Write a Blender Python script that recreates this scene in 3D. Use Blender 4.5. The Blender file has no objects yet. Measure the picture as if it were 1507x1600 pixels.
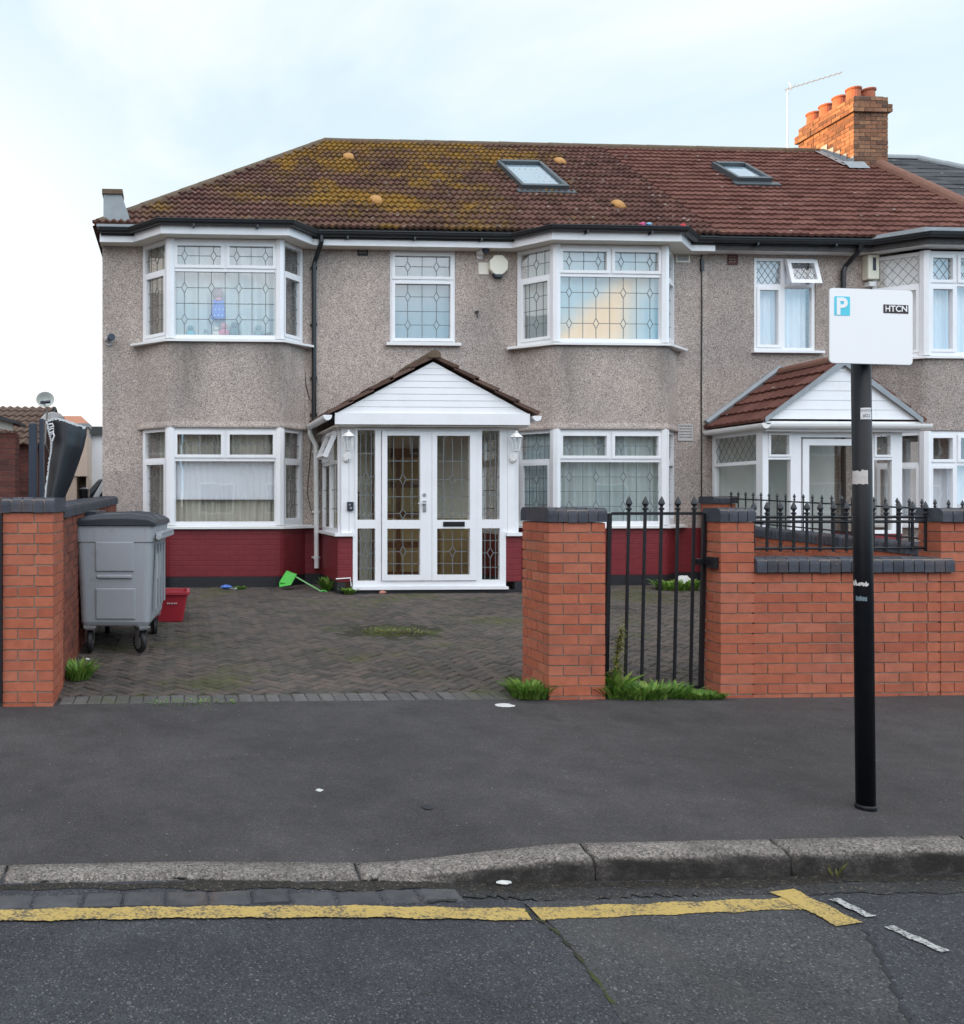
import bpy, math, random
from mathutils import Vector, Matrix
R = math.radians
random.seed(7)
S = bpy.context.scene
COL = S.collection
# ------------------------------------------------------------------ camera, sky, sun, exposure
TH = 3.0; CT, ST = math.cos(R(TH)), math.sin(R(TH))
F, PX, PY, CZ = 1400.0, 353.0, 784.0, 1.45        # focal length and principal point in photo pixels, eye height
cd = bpy.data.cameras.new('camera'); cam = bpy.data.objects.new('camera', cd); COL.objects.link(cam)
cam.location = (0, 0, CZ); cam.rotation_euler = (R(90), 0, R(-TH))
cd.sensor_fit = 'VERTICAL'; cd.sensor_height = 24.0; cd.lens = F/1600*24.0
cd.shift_x = (753.5-PX)/1600; cd.shift_y = (PY-800)/1600
cd.clip_start = .05; cd.clip_end = 3000
S.camera = cam
SUN_EL, SUN_AZ = 5.5, 9.0                          # low sun from the side street, a little behind the houses
sv = Vector((-math.cos(R(SUN_AZ))*math.cos(R(SUN_EL)), math.sin(R(SUN_AZ))*math.cos(R(SUN_EL)), math.sin(R(SUN_EL))))
sl = bpy.data.lights.new('sun', 'SUN'); sl.energy = 5.0; sl.angle = R(.5); sl.color = (1, .56, .25)
so = bpy.data.objects.new('sun', sl); COL.objects.link(so); so.rotation_euler = sv.to_track_quat('Z', 'Y').to_euler()
S.view_settings.view_transform = 'Standard'; S.view_settings.look = 'None'; S.view_settings.gamma = 1
S.view_settings.exposure = 1.35
w = bpy.data.worlds.new('World'); S.world = w; w.use_nodes = True
SOUTH = (8.7, 8.9, 9.5)                            # bright cloud sheet added out of view opposite the houses to light their fronts
EV0 = .052
def sky():
    nt = w.node_tree; nt.nodes.clear(); N = nt.nodes.new; L = nt.links.new
    out = N('ShaderNodeOutputWorld'); bg = N('ShaderNodeBackground'); bg.inputs[1].default_value = .125
    st = N('ShaderNodeTexSky'); st.sky_type = 'NISHITA'; st.sun_disc = False
    st.sun_elevation = R(SUN_EL); st.sun_rotation = math.atan2(sv.x, sv.y)
    st.air_density = 1.0; st.dust_density = 1.0; st.ozone_density = 1.0
    tc = N('ShaderNodeTexCoord'); sep = N('ShaderNodeSeparateXYZ'); L(tc.outputs['Generated'], sep.inputs[0])
    za = N('ShaderNodeMath'); za.operation = 'ADD'; za.inputs[1].default_value = .22; L(sep.outputs['Z'], za.inputs[0])
    dx = N('ShaderNodeMath'); dx.operation = 'DIVIDE'; L(sep.outputs['X'], dx.inputs[0]); L(za.outputs[0], dx.inputs[1])
    dy = N('ShaderNodeMath'); dy.operation = 'DIVIDE'; L(sep.outputs['Y'], dy.inputs[0]); L(za.outputs[0], dy.inputs[1])
    cb = N('ShaderNodeCombineXYZ'); L(dx.outputs[0], cb.inputs[0]); L(dy.outputs[0], cb.inputs[1])
    no = N('ShaderNodeTexNoise'); no.inputs['Scale'].default_value = .9; no.inputs['Detail'].default_value = 7
    no.inputs['Roughness'].default_value = .56; no.inputs['Distortion'].default_value = .4
    mp = N('ShaderNodeMapping'); mp.inputs['Location'].default_value = (3.1, 1.7, 0); L(cb.outputs[0], mp.inputs[0]); L(mp.outputs[0], no.inputs['Vector'])
    rp = N('ShaderNodeValToRGB'); rp.color_ramp.elements[0].position = .44; rp.color_ramp.elements[1].position = .68
    L(no.outputs[0], rp.inputs[0])
    def rng(src, f0, f1, t0=0.0, t1=1.0):
        q = N('ShaderNodeMapRange'); q.interpolation_type = 'SMOOTHSTEP'; L(src, q.inputs[0])
        for k, v in zip(('From Min','From Max','To Min','To Max'), (f0,f1,t0,t1)): q.inputs[k].default_value = v
        return q.outputs[0]
    def mth(op, p, q_, cl=True):
        q = N('ShaderNodeMath'); q.operation = op; q.use_clamp = cl
        for k, v in enumerate((p, q_)):
            if hasattr(v, 'node'): L(v, q.inputs[k])
            else: q.inputs[k].default_value = v
        return q.outputs[0]
    def mixc(f, p, q_):
        q = N('ShaderNodeMixRGB')
        for k, v in enumerate((f, p, q_)):
            if hasattr(v, 'node'): L(v, q.inputs[k])
            elif k == 0: q.inputs[0].default_value = v
            else: q.inputs[k].default_value = (*v, 1)
        return q.outputs[0]
    X, Y, Z = sep.outputs
    south = rng(Y, .15, -.35)                      # the half of the sky behind the photographer
    high = rng(Z, .26, .48)
    clear = mixc(.72, st.outputs[0], (2.68, 3.34, 3.66))
    clear = mixc(rng(Z, .55, .02, 0, .55), clear, (3.3, 3.35, 3.4))     # paler towards the horizon
    clear = mixc(mth('MULTIPLY', south, rng(Z, .5, .2)), clear, (2.7, 5.6, 7.8))      # deep blue gap low in the south
    # a bright sheet of cloud is added high in the south to fill the fronts; thin broken cloud in the north
    bank = mth('MULTIPLY', south, high)
    mask = mth('MAXIMUM', mth('MULTIPLY', rp.outputs[0], rng(Y, -.3, .1, 1.0, .95)), mth('MULTIPLY', bank, .9))
    low = rng(Z, .30, .14)
    ccol = mixc(south, (3.7, 3.65, 3.65), SOUTH)
    ccol = mixc(mth('MULTIPLY', low, south), ccol, (4.2, 5.4, 6.2))
    # one evening cloud catching the sun, low to the south east
    ev = mth('ADD', mth('MULTIPLY', X, .50, False), mth('MULTIPLY', Z, -1.0, False), False)
    ev = mth('ADD', ev, mth('MULTIPLY', no.outputs[0], .12, False), False)
    ev = mth('MULTIPLY', mth('MULTIPLY', rng(ev, EV0-.005, EV0+.03), rng(Y, -.2, -.4)), rng(X, .475, .435))
    lowleft = mth('MULTIPLY', rng(X, .12, -.30), rng(Z, .62, .15))
    ccol = mixc(lowleft, ccol, (4.3, 3.95, 3.7))
    mask = mth('MAXIMUM', mask, mth('MULTIPLY', lowleft, .95))
    mask = mth('MAXIMUM', mask, ev); ccol = mixc(ev, ccol, (10.5, 7.0, 3.6))
    mx = N('ShaderNodeMixRGB'); L(mask, mx.inputs[0]); L(clear, mx.inputs[1]); L(ccol, mx.inputs[2])
    L(mx.outputs[0], bg.inputs[0]); L(bg.outputs[0], out.inputs[0])
sky()

# ------------------------------------------------------------------ helpers
def dep(u, Y): return Y/(CT-(u-PX)/F*ST)
def UX(u, Y):                                      # X on the plane y=Y seen at photo column u
    return dep(u, Y)*((u-PX)/F*CT+ST)
def VZ(u, v, Y): return CZ+(PY-v)*dep(u, Y)/F
def depX(u, X): return X/((u-PX)/F*CT+ST)
def YX(u, X):                                      # Y on the plane x=X seen at photo column u
    return depX(u, X)*(CT-(u-PX)/F*ST)
def drv(y): return max(0.0, min(.22, (y-6.5)*.042))   # the drive climbs from the pavement to the house

class MB:
    def __init__(s): s.v = []; s.f = []; s.m = []; s.uv = None
    def add(s, vs, fs, m=0):
        o = len(s.v); s.v += [tuple(p) for p in vs]
        for f in fs: s.f.append(tuple(o+i for i in f)); s.m.append(m)
    def box(s, x0, x1, y0, y1, z0, z1, m=0):
        s.add([(x0,y0,z0),(x1,y0,z0),(x1,y1,z0),(x0,y1,z0),(x0,y0,z1),(x1,y0,z1),(x1,y1,z1),(x0,y1,z1)],
              [(0,3,2,1),(4,5,6,7),(0,1,5,4),(1,2,6,5),(2,3,7,6),(3,0,4,7)], m)
    def prism(s, poly, z0, z1, m=0):               # poly counter-clockwise in plan
        n = len(poly)
        s.add([(x,y,z0) for x,y in poly]+[(x,y,z1) for x,y in poly],
              [tuple(range(n-1,-1,-1)), tuple(range(n,2*n))]+[(i,(i+1)%n,n+(i+1)%n,n+i) for i in range(n)], m)
    def xz(s, poly, y0, y1, m=0):                  # outline in x,z (counter-clockwise seen from the street) pulled from y0 back to y1
        n = len(poly)
        s.add([(x,y0,z) for x,z in poly]+[(x,y1,z) for x,z in poly],
              [tuple(range(n)), tuple(range(2*n-1,n-1,-1))]+[(i,n+i,n+(i+1)%n,(i+1)%n) for i in range(n)], m)
    def yz(s, poly, x0, x1, m=0):                  # outline in y,z pulled from x0 to x1
        n = len(poly)
        s.add([(x0,y,z) for y,z in poly]+[(x1,y,z) for y,z in poly],
              [tuple(range(n)), tuple(range(2*n-1,n-1,-1))]+[(i,n+i,n+(i+1)%n,(i+1)%n) for i in range(n)], m)
    def tube(s, pts, r, n=10, m=0, caps=True):
        pts = [Vector(p) for p in pts]; rings = []; up = None
        for i, p in enumerate(pts):
            d = (pts[min(i+1,len(pts)-1)]-pts[max(i-1,0)]).normalized()
            if up is None:
                up = Vector((0,0,1)) if abs(d.z) < .9 else Vector((1,0,0))
            a = d.cross(up).normalized(); b = a.cross(d).normalized(); up = b
            rr = r[i] if isinstance(r,(list,tuple)) else r
            rings.append([p+a*math.cos(2*math.pi*k/n)*rr+b*math.sin(2*math.pi*k/n)*rr for k in range(n)])
        vs = [q for g in rings for q in g]; fs = []
        for i in range(len(pts)-1):
            for k in range(n): fs.append((i*n+k, i*n+(k+1)%n, (i+1)*n+(k+1)%n, (i+1)*n+k))
        if caps: fs += [tuple(range(n-1,-1,-1)), tuple(range((len(pts)-1)*n, len(pts)*n))]
        s.add(vs, fs, m)
    def lathe(s, prof, c=(0,0,0), n=16, m=0, ax='z', sq=1.0):   # prof: (radius, height)
        vs = []; fs = []
        for r, h in prof:
            for k in range(n):
                a = 2*math.pi*k/n; p = (r*math.cos(a), r*math.sin(a)*sq, h)
                if ax == 'x': p = (p[2], p[0], p[1])
                if ax == 'y': p = (p[0], p[2], p[1])
                vs.append((p[0]+c[0], p[1]+c[1], p[2]+c[2]))
        for i in range(len(prof)-1):
            for k in range(n): fs.append((i*n+k, i*n+(k+1)%n, (i+1)*n+(k+1)%n, (i+1)*n+k))
        fs += [tuple(range(n-1,-1,-1)), tuple(range((len(prof)-1)*n, len(prof)*n))]
        s.add(vs, fs, m)
    def lbox(s, fr, a0, a1, z0, z1, d0, d1, m=0):  # box in a wall frame: along, up, outward
        O, r, n = fr
        P = lambda a, z, d: (O[0]+r[0]*a+n[0]*d, O[1]+r[1]*a+n[1]*d, z)
        s.add([P(a0,z0,d1),P(a1,z0,d1),P(a1,z0,d0),P(a0,z0,d0),P(a0,z1,d1),P(a1,z1,d1),P(a1,z1,d0),P(a0,z1,d0)],
              [(0,3,2,1),(4,5,6,7),(0,1,5,4),(1,2,6,5),(2,3,7,6),(3,0,4,7)], m)
    def lbar(s, fr, a0, z0, a1, z1, w, d0, d1, m=0):
        O, r, n = fr; L = math.hypot(a1-a0, z1-z0)
        if L < 1e-6: return
        ta, tz = (a1-a0)/L, (z1-z0)/L; na, nz = -tz*w/2, ta*w/2
        P = lambda a, z, d: (O[0]+r[0]*a+n[0]*d, O[1]+r[1]*a+n[1]*d, z)
        q = [(a0+na,z0+nz),(a0-na,z0-nz),(a1-na,z1-nz),(a1+na,z1+nz)]
        s.add([P(a,z,d1) for a,z in q]+[P(a,z,d0) for a,z in q], [(0,1,2,3),(7,6,5,4),(0,4,5,1),(1,5,6,2),(2,6,7,3),(3,7,4,0)], m)
    def sweep(s, pts, prof, m=0):                  # plan polyline, mitred; prof: (outward offset, z); outward is to the right of travel
        n = len(pts); k = len(prof); vs = []
        nr = []
        for i in range(n-1):
            dx, dy = pts[i+1][0]-pts[i][0], pts[i+1][1]-pts[i][1]; l = math.hypot(dx,dy); nr.append((dy/l,-dx/l))
        for i in range(n):
            a = nr[max(i-1,0)]; b = nr[min(i,n-2)]; mx, my = a[0]+b[0], a[1]+b[1]; l2 = (mx*mx+my*my)/2
            mx, my = mx/l2, my/l2
            for o, z in prof: vs.append((pts[i][0]+mx*o, pts[i][1]+my*o, z))
        fs = [(i*k+j, (i+1)*k+j, (i+1)*k+(j+1)%k, i*k+(j+1)%k) for i in range(n-1) for j in range(k)]
        fs += [tuple(range(k)), tuple(range((n-1)*k+k-1,(n-1)*k-1,-1))]
        s.add(vs, fs, m)
    def warp(s, fn, start=0):
        s.v[start:] = [fn(*p) for p in s.v[start:]]
        return s
    def build(s, name, mats, parent=None, smooth=False, label=None, cat=None, group=None, kind=None, bevel=0, fix=True):
        me = bpy.data.meshes.new(name); me.from_pydata(s.v, [], s.f)
        for x in (mats if isinstance(mats,(list,tuple)) else [mats]): me.materials.append(x)
        me.polygons.foreach_set('material_index', s.m)
        if s.uv:
            ul = me.uv_layers.new(name='UVMap')
            for li, lp in enumerate(me.loops): ul.data[li].uv = s.uv[lp.vertex_index]
        if fix:
            import bmesh
            bm = bmesh.new(); bm.from_mesh(me); bmesh.ops.recalc_face_normals(bm, faces=bm.faces); bm.to_mesh(me); bm.free()
        if smooth: me.polygons.foreach_set('use_smooth', [True]*len(me.polygons))
        me.update()
        o = bpy.data.objects.new(name, me); COL.objects.link(o)
        if parent is not None: par(o, parent)
        if label: o['label'] = label
        if cat: o['category'] = cat
        if group: o['group'] = group
        if kind: o['kind'] = kind
        if bevel:
            b = o.modifiers.new('bevel', 'BEVEL'); b.width = bevel; b.segments = 2; b.limit_method = 'ANGLE'
        if smooth == 'auto':
            pass
        return o
def par(o, p):
    o.parent = p
    M = Matrix.Identity(4); q = p; chain = []
    while q is not None: chain.append(q); q = q.parent
    M = chain[-1].matrix_basis.copy()
    if o.type == 'MESH': o.matrix_parent_inverse = M.inverted() if len(chain) == 1 else Matrix.Identity(4)
def thing(name, label, cat, loc=(0,0,0), group=None):
    o = bpy.data.objects.new(name, None); COL.objects.link(o); o.location = loc; o.empty_display_size = .2
    o['label'] = label; o['category'] = cat
    if group: o['group'] = group
    return o

# ------------------------------------------------------------------ materials
class NT:
    def __init__(s, name):
        s.mat = bpy.data.materials.new(name); s.mat.use_nodes = True; s.t = s.mat.node_tree; s.t.nodes.clear()
        s.out = s.n('ShaderNodeOutputMaterial'); s.b = s.n('ShaderNodeBsdfPrincipled'); s.l(s.b.outputs[0], s.out.inputs[0])
        s.tc = s.n('ShaderNodeTexCoord')
    def n(s, t, **k):
        q = s.t.nodes.new(t)
        for a, v in k.items():
            if a in q.inputs.keys(): q.inputs[a].default_value = v
            else: setattr(q, a, v)
        return q
    def l(s, a, b): s.t.links.new(a, b)
    def noise(s, scale, detail=4, rough=.55, coord='Object', stretch=None):
        q = s.n('ShaderNodeTexNoise'); q.inputs['Scale'].default_value = scale; q.inputs['Detail'].default_value = detail; q.inputs['Roughness'].default_value = rough
        src = s.tc.outputs[coord]
        if stretch:
            mp = s.n('ShaderNodeMapping'); mp.inputs['Scale'].default_value = stretch; s.l(src, mp.inputs[0]); src = mp.outputs[0]
        s.l(src, q.inputs['Vector']); return q.outputs[0]
    def ramp(s, fac, stops):
        q = s.n('ShaderNodeValToRGB'); e = q.color_ramp.elements
        while len(e) > 1: e.remove(e[-1])
        for i, (p, c) in enumerate(stops):
            if not isinstance(c,(tuple,list)): c = (c,c,c)
            x = e[0] if i == 0 else e.new(p)
            x.position = p; x.color = (*c[:3], 1)
        s.l(fac, q.inputs[0]); return q.outputs[0]
    def mix(s, fac, a, b, mode='MIX'):
        q = s.n('ShaderNodeMixRGB', blend_type=mode)
        for i, x in enumerate((fac, a, b)):
            if hasattr(x, 'node'): s.l(x, q.inputs[i])
            elif isinstance(x,(tuple,list)): q.inputs[i].default_value = (*x[:3], 1)
            else: q.inputs[i].default_value = x if i == 0 else (x,x,x,1)
        return q.outputs[0]
    def math(s, op, a, b=0.0, clamp=False):
        q = s.n('ShaderNodeMath', operation=op, use_clamp=clamp)
        for i, x in enumerate((a, b)):
            if hasattr(x, 'node'): s.l(x, q.inputs[i])
            else: q.inputs[i].default_value = x
        return q.outputs[0]
    def col(s, c, rough=.6, metal=0, spec=.5):
        if hasattr(c,'node'): s.l(c, s.b.inputs['Base Color'])
        else: s.b.inputs['Base Color'].default_value = (*c,1)
        if hasattr(rough,'node'): s.l(rough, s.b.inputs['Roughness'])
        else: s.b.inputs['Roughness'].default_value = rough
        s.b.inputs['Metallic'].default_value = metal; s.b.inputs['Specular IOR Level'].default_value = spec
        return s
    def bump(s, h, dist=.005, strength=1.0):
        q = s.n('ShaderNodeBump'); q.inputs['Strength'].default_value = strength; q.inputs['Distance'].default_value = dist
        s.l(h, q.inputs['Height']); s.l(q.outputs[0], s.b.inputs['Normal']); return s
def rgb(*c):                                       # display colour to linear
    return tuple((x/255/12.92 if x/255 <= .04045 else ((x/255+.055)/1.055)**2.4) for x in c)
def simple(name, c, rough=.5, metal=0, var=.12, scale=6, bump=0, bscale=60, spec=.5):
    m = NT(name); f = m.noise(scale, 5, .6)
    m.col(m.mix(f, tuple(x*(1-var) for x in c), tuple(min(1,x*(1+var)) for x in c)), rough, metal, spec)
    if bump: m.bump(m.noise(bscale, 3), bump)
    return m.mat
def sep_xyz(m, out='Object'):
    q = m.n('ShaderNodeSeparateXYZ'); m.l(m.tc.outputs[out], q.inputs[0]); return q.outputs

def mk_pebble(name, tint=(1,1,1), stains=()):
    m = NT(name)
    vo = m.n('ShaderNodeTexVoronoi', feature='F1'); vo.inputs['Scale'].default_value = 105; m.l(m.tc.outputs['Object'], vo.inputs['Vector'])
    sc = m.n('ShaderNodeSeparateColor'); m.l(vo.outputs['Color'], sc.inputs[0])
    T = lambda *c: tuple(a*b for a, b in zip(c, tint))
    c = m.ramp(sc.outputs[0], [(0,T(.15,.135,.125)),(.2,T(.30,.265,.245)),(.5,T(.40,.355,.33)),(.78,T(.48,.435,.405)),(1,T(.62,.58,.55))])
    d = m.ramp(m.noise(.8, 5, .6), [(.35,(.84,.85,.86)),(.6,(1.0,.985,.965))])
    c = m.mix(1, c, d, 'MULTIPLY')
    c = m.mix(.35, c, m.ramp(m.noise(9, 3, .7), [(.3,.7),(.7,1.15)]), 'MULTIPLY')
    # runs of grime washed down the render
    X, Y, Z = sep_xyz(m)
    run = m.noise(1, 4, .6, stretch=(3.2,3.2,.35))
    for (x0, wd, z1, ln, am) in stains:
        q = m.math('SUBTRACT', X, x0); q = m.math('ABSOLUTE', q); q = m.math('DIVIDE', q, wd); q = m.math('SUBTRACT', 1.0, q, True)
        zf = m.n('ShaderNodeMapRange'); m.l(Z, zf.inputs[0]); zf.inputs['From Min'].default_value = z1-ln; zf.inputs['From Max'].default_value = z1
        zt = m.math('LESS_THAN', Z, z1)
        k = m.math('MULTIPLY', m.math('MULTIPLY', q, zf.outputs[0], True), zt)
        k = m.math('MULTIPLY', k, m.ramp(run, [(.3,.2),(.65,1)]))
        c = m.mix(m.math('MULTIPLY', k, am, True), c, (.115,.110,.10))
    m.col(c, .95, 0, .2); h = m.ramp(vo.outputs['Distance'], [(0,1),(.7,0)])
    m.bump(h, .005, .8)
    return m.mat
def mk_brick(name, cols, dirt=.35):
    m = NT(name); g = m.n('ShaderNodeNewGeometry')
    c = m.ramp(g.outputs['Random Per Island'], [(i/max(1,len(cols)-1), k) for i, k in enumerate(cols)])
    c = m.mix(dirt, c, m.ramp(m.noise(14, 6, .7), [(.3,.45),(.65,1.15)]), 'MULTIPLY')
    c = m.mix(m.ramp(m.noise(2.1, 6, .65), [(.56,0),(.75,.45)]), c, (.16,.075,.05))
    c = m.mix(m.ramp(m.noise(5.5, 6, .75), [(.64,0),(.72,.35)]), c, (.42,.33,.27))
    m.col(c, .88, 0, .3); m.bump(m.noise(90, 5, .7), .004); return m.mat
def mk_asphalt(name, base, agg, scale=180, patch=None, big=1.0, grain=.5):
    m = NT(name)
    vo = m.n('ShaderNodeTexVoronoi', feature='F1'); vo.inputs['Scale'].default_value = scale; m.l(m.tc.outputs['Object'], vo.inputs['Vector'])
    sc = m.n('ShaderNodeSeparateColor'); m.l(vo.outputs['Color'], sc.inputs[0])
    c = m.ramp(sc.outputs[1], [(0,tuple(x*(1-grain) for x in base)),(.5,base),(.93,tuple(x*(1+grain*.7) for x in base)),(.975,agg),(1,tuple(x*1.3 for x in agg))])
    c = m.mix(1, c, m.ramp(m.noise(.7, 6, .62), [(.3,.74*big),(.7,1.18*big)]), 'MULTIPLY')
    c = m.mix(.7, c, m.ramp(m.noise(4, 7, .72), [(.3,.70),(.7,1.22)]), 'MULTIPLY')
    c = m.mix(m.ramp(m.noise(2.1, 5, .6), [(.58,0),(.68,.55)]), c, tuple(x*.60 for x in base))
    c = m.mix(m.ramp(m.noise(1.3, 5, .65, stretch=(1,.35,1)), [(.60,0),(.72,.4)]), c, (base[0]*1.25, base[1]*1.15, base[2]*1.02))
    # trodden grit and gum, three sizes, none of it regular
    for s_, r_, thr, am, cc in ((7,.060,.80,.35,(.26,.25,.24)),(3.1,.050,.80,.6,(.028,.026,.025)),(19,.085,.86,.55,(.36,.34,.31)),(33,.12,.90,.5,(.20,.15,.09))):
        v2 = m.n('ShaderNodeTexVoronoi', feature='F1'); v2.inputs['Scale'].default_value = s_; m.l(m.tc.outputs['Object'], v2.inputs['Vector'])
        s2 = m.n('ShaderNodeSeparateColor'); m.l(v2.outputs['Color'], s2.inputs[0])
        sp = m.math('MULTIPLY', m.math('LESS_THAN', m.math('ADD', v2.outputs['Distance'], m.math('MULTIPLY', m.noise(s_*6,3), .05)), r_+.025), m.math('GREATER_THAN', s2.outputs[0], thr))
        c = m.mix(m.math('MULTIPLY', sp, am), c, cc)
    m.col(c, m.ramp(m.noise(3,4), [(.3,.72),(.7,.92)]), 0, .3)
    hb = m.math('ADD', m.math('MULTIPLY', vo.outputs['Distance'], .8), m.math('MULTIPLY', m.noise(60,6,.75), .7))
    m.bump(hb, .004, 1.0); return m.mat
def mk_roof(name, cols, lichen, xr):
    m = NT(name); uv = m.tc.outputs['UV']
    fl = m.n('ShaderNodeVectorMath', operation='FLOOR'); m.l(uv, fl.inputs[0])
    wn = m.n('ShaderNodeTexWhiteNoise', noise_dimensions='2D'); m.l(fl.outputs[0], wn.inputs[0])
    c = m.ramp(wn.outputs['Value'], [(0,cols[0]),(.5,cols[1]),(1,cols[2])])
    c = m.mix(.5, c, m.ramp(m.noise(12,6,.7), [(.3,.6),(.7,1.2)]), 'MULTIPLY')
    # pale lichen discs
    v2 = m.n('ShaderNodeTexVoronoi', feature='F1'); v2.inputs['Scale'].default_value = 7.5; m.l(m.tc.outputs['Object'], v2.inputs['Vector'])
    s2 = m.n('ShaderNodeSeparateColor'); m.l(v2.outputs['Color'], s2.inputs[0])
    k = m.math('MULTIPLY', m.ramp(v2.outputs['Distance'], [(.16,1),(.24,0)]), m.math('GREATER_THAN', s2.outputs[0], .80 if lichen else .93))
    c = m.mix(m.math('MULTIPLY', k, .6), c, (.38,.37,.34))
    X, Y, Z = sep_xyz(m)
    g = m.n('ShaderNodeMapRange', interpolation_type='SMOOTHSTEP'); m.l(X, g.inputs[0])
    g.inputs['From Min'].default_value = xr[0]; g.inputs['From Max'].default_value = xr[1]; g.inputs['To Min'].default_value = xr[2]; g.inputs['To Max'].default_value = xr[3]
    g2 = m.n('ShaderNodeMapRange', interpolation_type='SMOOTHSTEP'); m.l(X, g2.inputs[0])
    g2.inputs['From Min'].default_value = -.6; g2.inputs['From Max'].default_value = 2.6; g2.inputs['To Min'].default_value = -.22; g2.inputs['To Max'].default_value = 0.0
    zz = m.n('ShaderNodeMapRange'); m.l(Z, zz.inputs[0]); zz.inputs['From Min'].default_value = 5.4; zz.inputs['From Max'].default_value = 8.4; zz.inputs['To Min'].default_value = -.03; zz.inputs['To Max'].default_value = .035
    fx = m.n('ShaderNodeVectorMath', operation='FRACTION'); m.l(uv, fx.inputs[0])
    f = m.math('ADD', m.math('MULTIPLY', m.noise(.95, 4, .55), .85), m.math('MULTIPLY', m.noise(26.0, 8, .9, stretch=(1,1.0,1.3)), .95))
    f = m.math('ADD', f, m.math('MULTIPLY', m.noise(5.0, 4, .6), .35))
    f = m.math('ADD', m.math('ADD', m.math('ADD', f, g.outputs[0]), g2.outputs[0]), zz.outputs[0])
    f = m.math('DIVIDE', f, 1.5)
    k = m.ramp(f, [(.735,0),(.79,.85)])
    lc = m.ramp(m.noise(9, 7, .75), [(.30,(.10,.070,.020)),(.44,(.20,.118,.020)),(.57,(.32,.165,.018)),(.70,(.19,.145,.035))])
    c = m.mix(m.ramp(f, [(.645,0),(.75,.45)]), c, (.080,.062,.032))
    c = m.mix(k, c, lc)
    m.col(c, .9, 0, .25); m.bump(m.noise(70,5,.7), .006); return m.mat
def mk_glass(name, ior=2.35, tint=(.955,.975,.975)):
    m = NT(name); t = m.t; t.nodes.remove(m.b)
    tr = m.n('ShaderNodeBsdfTransparent'); tr.inputs[0].default_value = (*tint,1)
    gl = m.n('ShaderNodeBsdfGlossy'); gl.inputs['Roughness'].default_value = 0.0; gl.inputs[0].default_value = (1,1,1,1)
    f0 = ((ior-1)/(ior+1))**2; lw = m.n('ShaderNodeLayerWeight'); lw.inputs['Blend'].default_value = .5
    fr = m.math('ADD', m.math('MULTIPLY', m.math('POWER', lw.outputs['Facing'], 5.0), 1-f0), f0)
    mx = m.n('ShaderNodeMixShader'); m.l(fr, mx.inputs[0]); m.l(tr.outputs[0], mx.inputs[1]); m.l(gl.outputs[0], mx.inputs[2])
    # double glazing is never dead flat
    b = m.n('ShaderNodeBump'); b.inputs['Strength'].default_value = .10; b.inputs['Distance'].default_value = .01
    m.l(m.noise(1.6, 2), b.inputs['Height']); m.l(b.outputs[0], gl.inputs['Normal'])
    m.l(mx.outputs[0], m.out.inputs[0]); return m.mat
def mk_cloth(name, c, tr=.35):
    m = NT(name); m.t.nodes.remove(m.b)
    d = m.n('ShaderNodeBsdfDiffuse'); t = m.n('ShaderNodeBsdfTranslucent')
    k = m.mix(m.noise(3,4), tuple(x*.85 for x in c), c)
    m.l(k, d.inputs[0]); m.l(k, t.inputs[0])
    mx = m.n('ShaderNodeMixShader'); mx.inputs[0].default_value = tr; m.l(d.outputs[0], mx.inputs[1]); m.l(t.outputs[0], mx.inputs[2]); m.l(mx.outputs[0], m.out.inputs[0]); return m.mat

BAYS = [(-.51,-.12,1.46,1.83),(5.15,5.54,7.18,7.55)]
stains = []
for A,B,C_,D in BAYS:
    for x in (B, C_): stains += [(x+(.20 if x == B else -.05), .42, 3.78, 1.35, 1.05)]
    stains += [((B+C_)/2, .9, 3.78, .35, .7)]
stains += [(2.2,.5,5.3,1.3,.5),(4.7,.5,5.0,2.3,.4),(-1.0,.35,5.3,3.5,.5),(3.9,.06,4.22,.5,1.2)]
stains += [(-.9,.6,1.9,1.0,.4),(7.9,.35,4.6,2.4,.4)]
m_pebble = mk_pebble('pebbledash', (1.15,1.10,1.07), stains)
m_pebble2 = mk_pebble('pebbledash_grey', (.98,.94,.92), [(11.2,.5,3.78,1.0,.7)])
m_brick = mk_brick('orange_red_brick', [(.41,.115,.063),(.45,.140,.078),(.42,.122,.067),(.37,.100,.057),(.46,.155,.092),(.40,.125,.075)], .38)
m_brick_dk = mk_brick('weathered_red_brick', [(.10,.036,.030),(.135,.046,.036),(.075,.032,.028)], .5)
m_brick_dk2 = mk_brick('sooty_shaded_red_brick', [(.20,.062,.040),(.26,.080,.050),(.15,.052,.038)], .6)  # darker brick for the side wall: soot and shade both in the colour
m_brick_yl = mk_brick('stock_brick', [(.30,.145,.082),(.22,.105,.062),(.13,.075,.052),(.33,.175,.10),(.10,.06,.045)], .8)
m_brick_pale = mk_brick('pale_brick', [(.46,.36,.28),(.52,.41,.33),(.40,.31,.25)], .3)
m_mortar = simple('mortar', (.30,.25,.20), .95, var=.25, scale=9, bump=.004)
m_mortar_dk = simple('dark_mortar', (.16,.12,.10), .95, var=.25, scale=9, bump=.004)
m_blue = mk_brick('blue_engineering_brick', [(.055,.062,.08),(.075,.082,.10),(.045,.05,.062),(.085,.075,.08)], .5)
def mk_upvc(name, c):
    m = NT(name); k = m.mix(m.ramp(m.noise(2.2, 6, .7), [(.45,0),(.8,.22)]), c, (.48,.46,.42))
    k = m.mix(m.ramp(m.noise(1, 5, .7, stretch=(16,16,1.2)), [(.60,0),(.78,.16)]), k, (.36,.35,.32))
    m.col(k, .30, 0, .5); return m.mat
m_upvc = mk_upvc('white_upvc', (.80,.81,.83))
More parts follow.
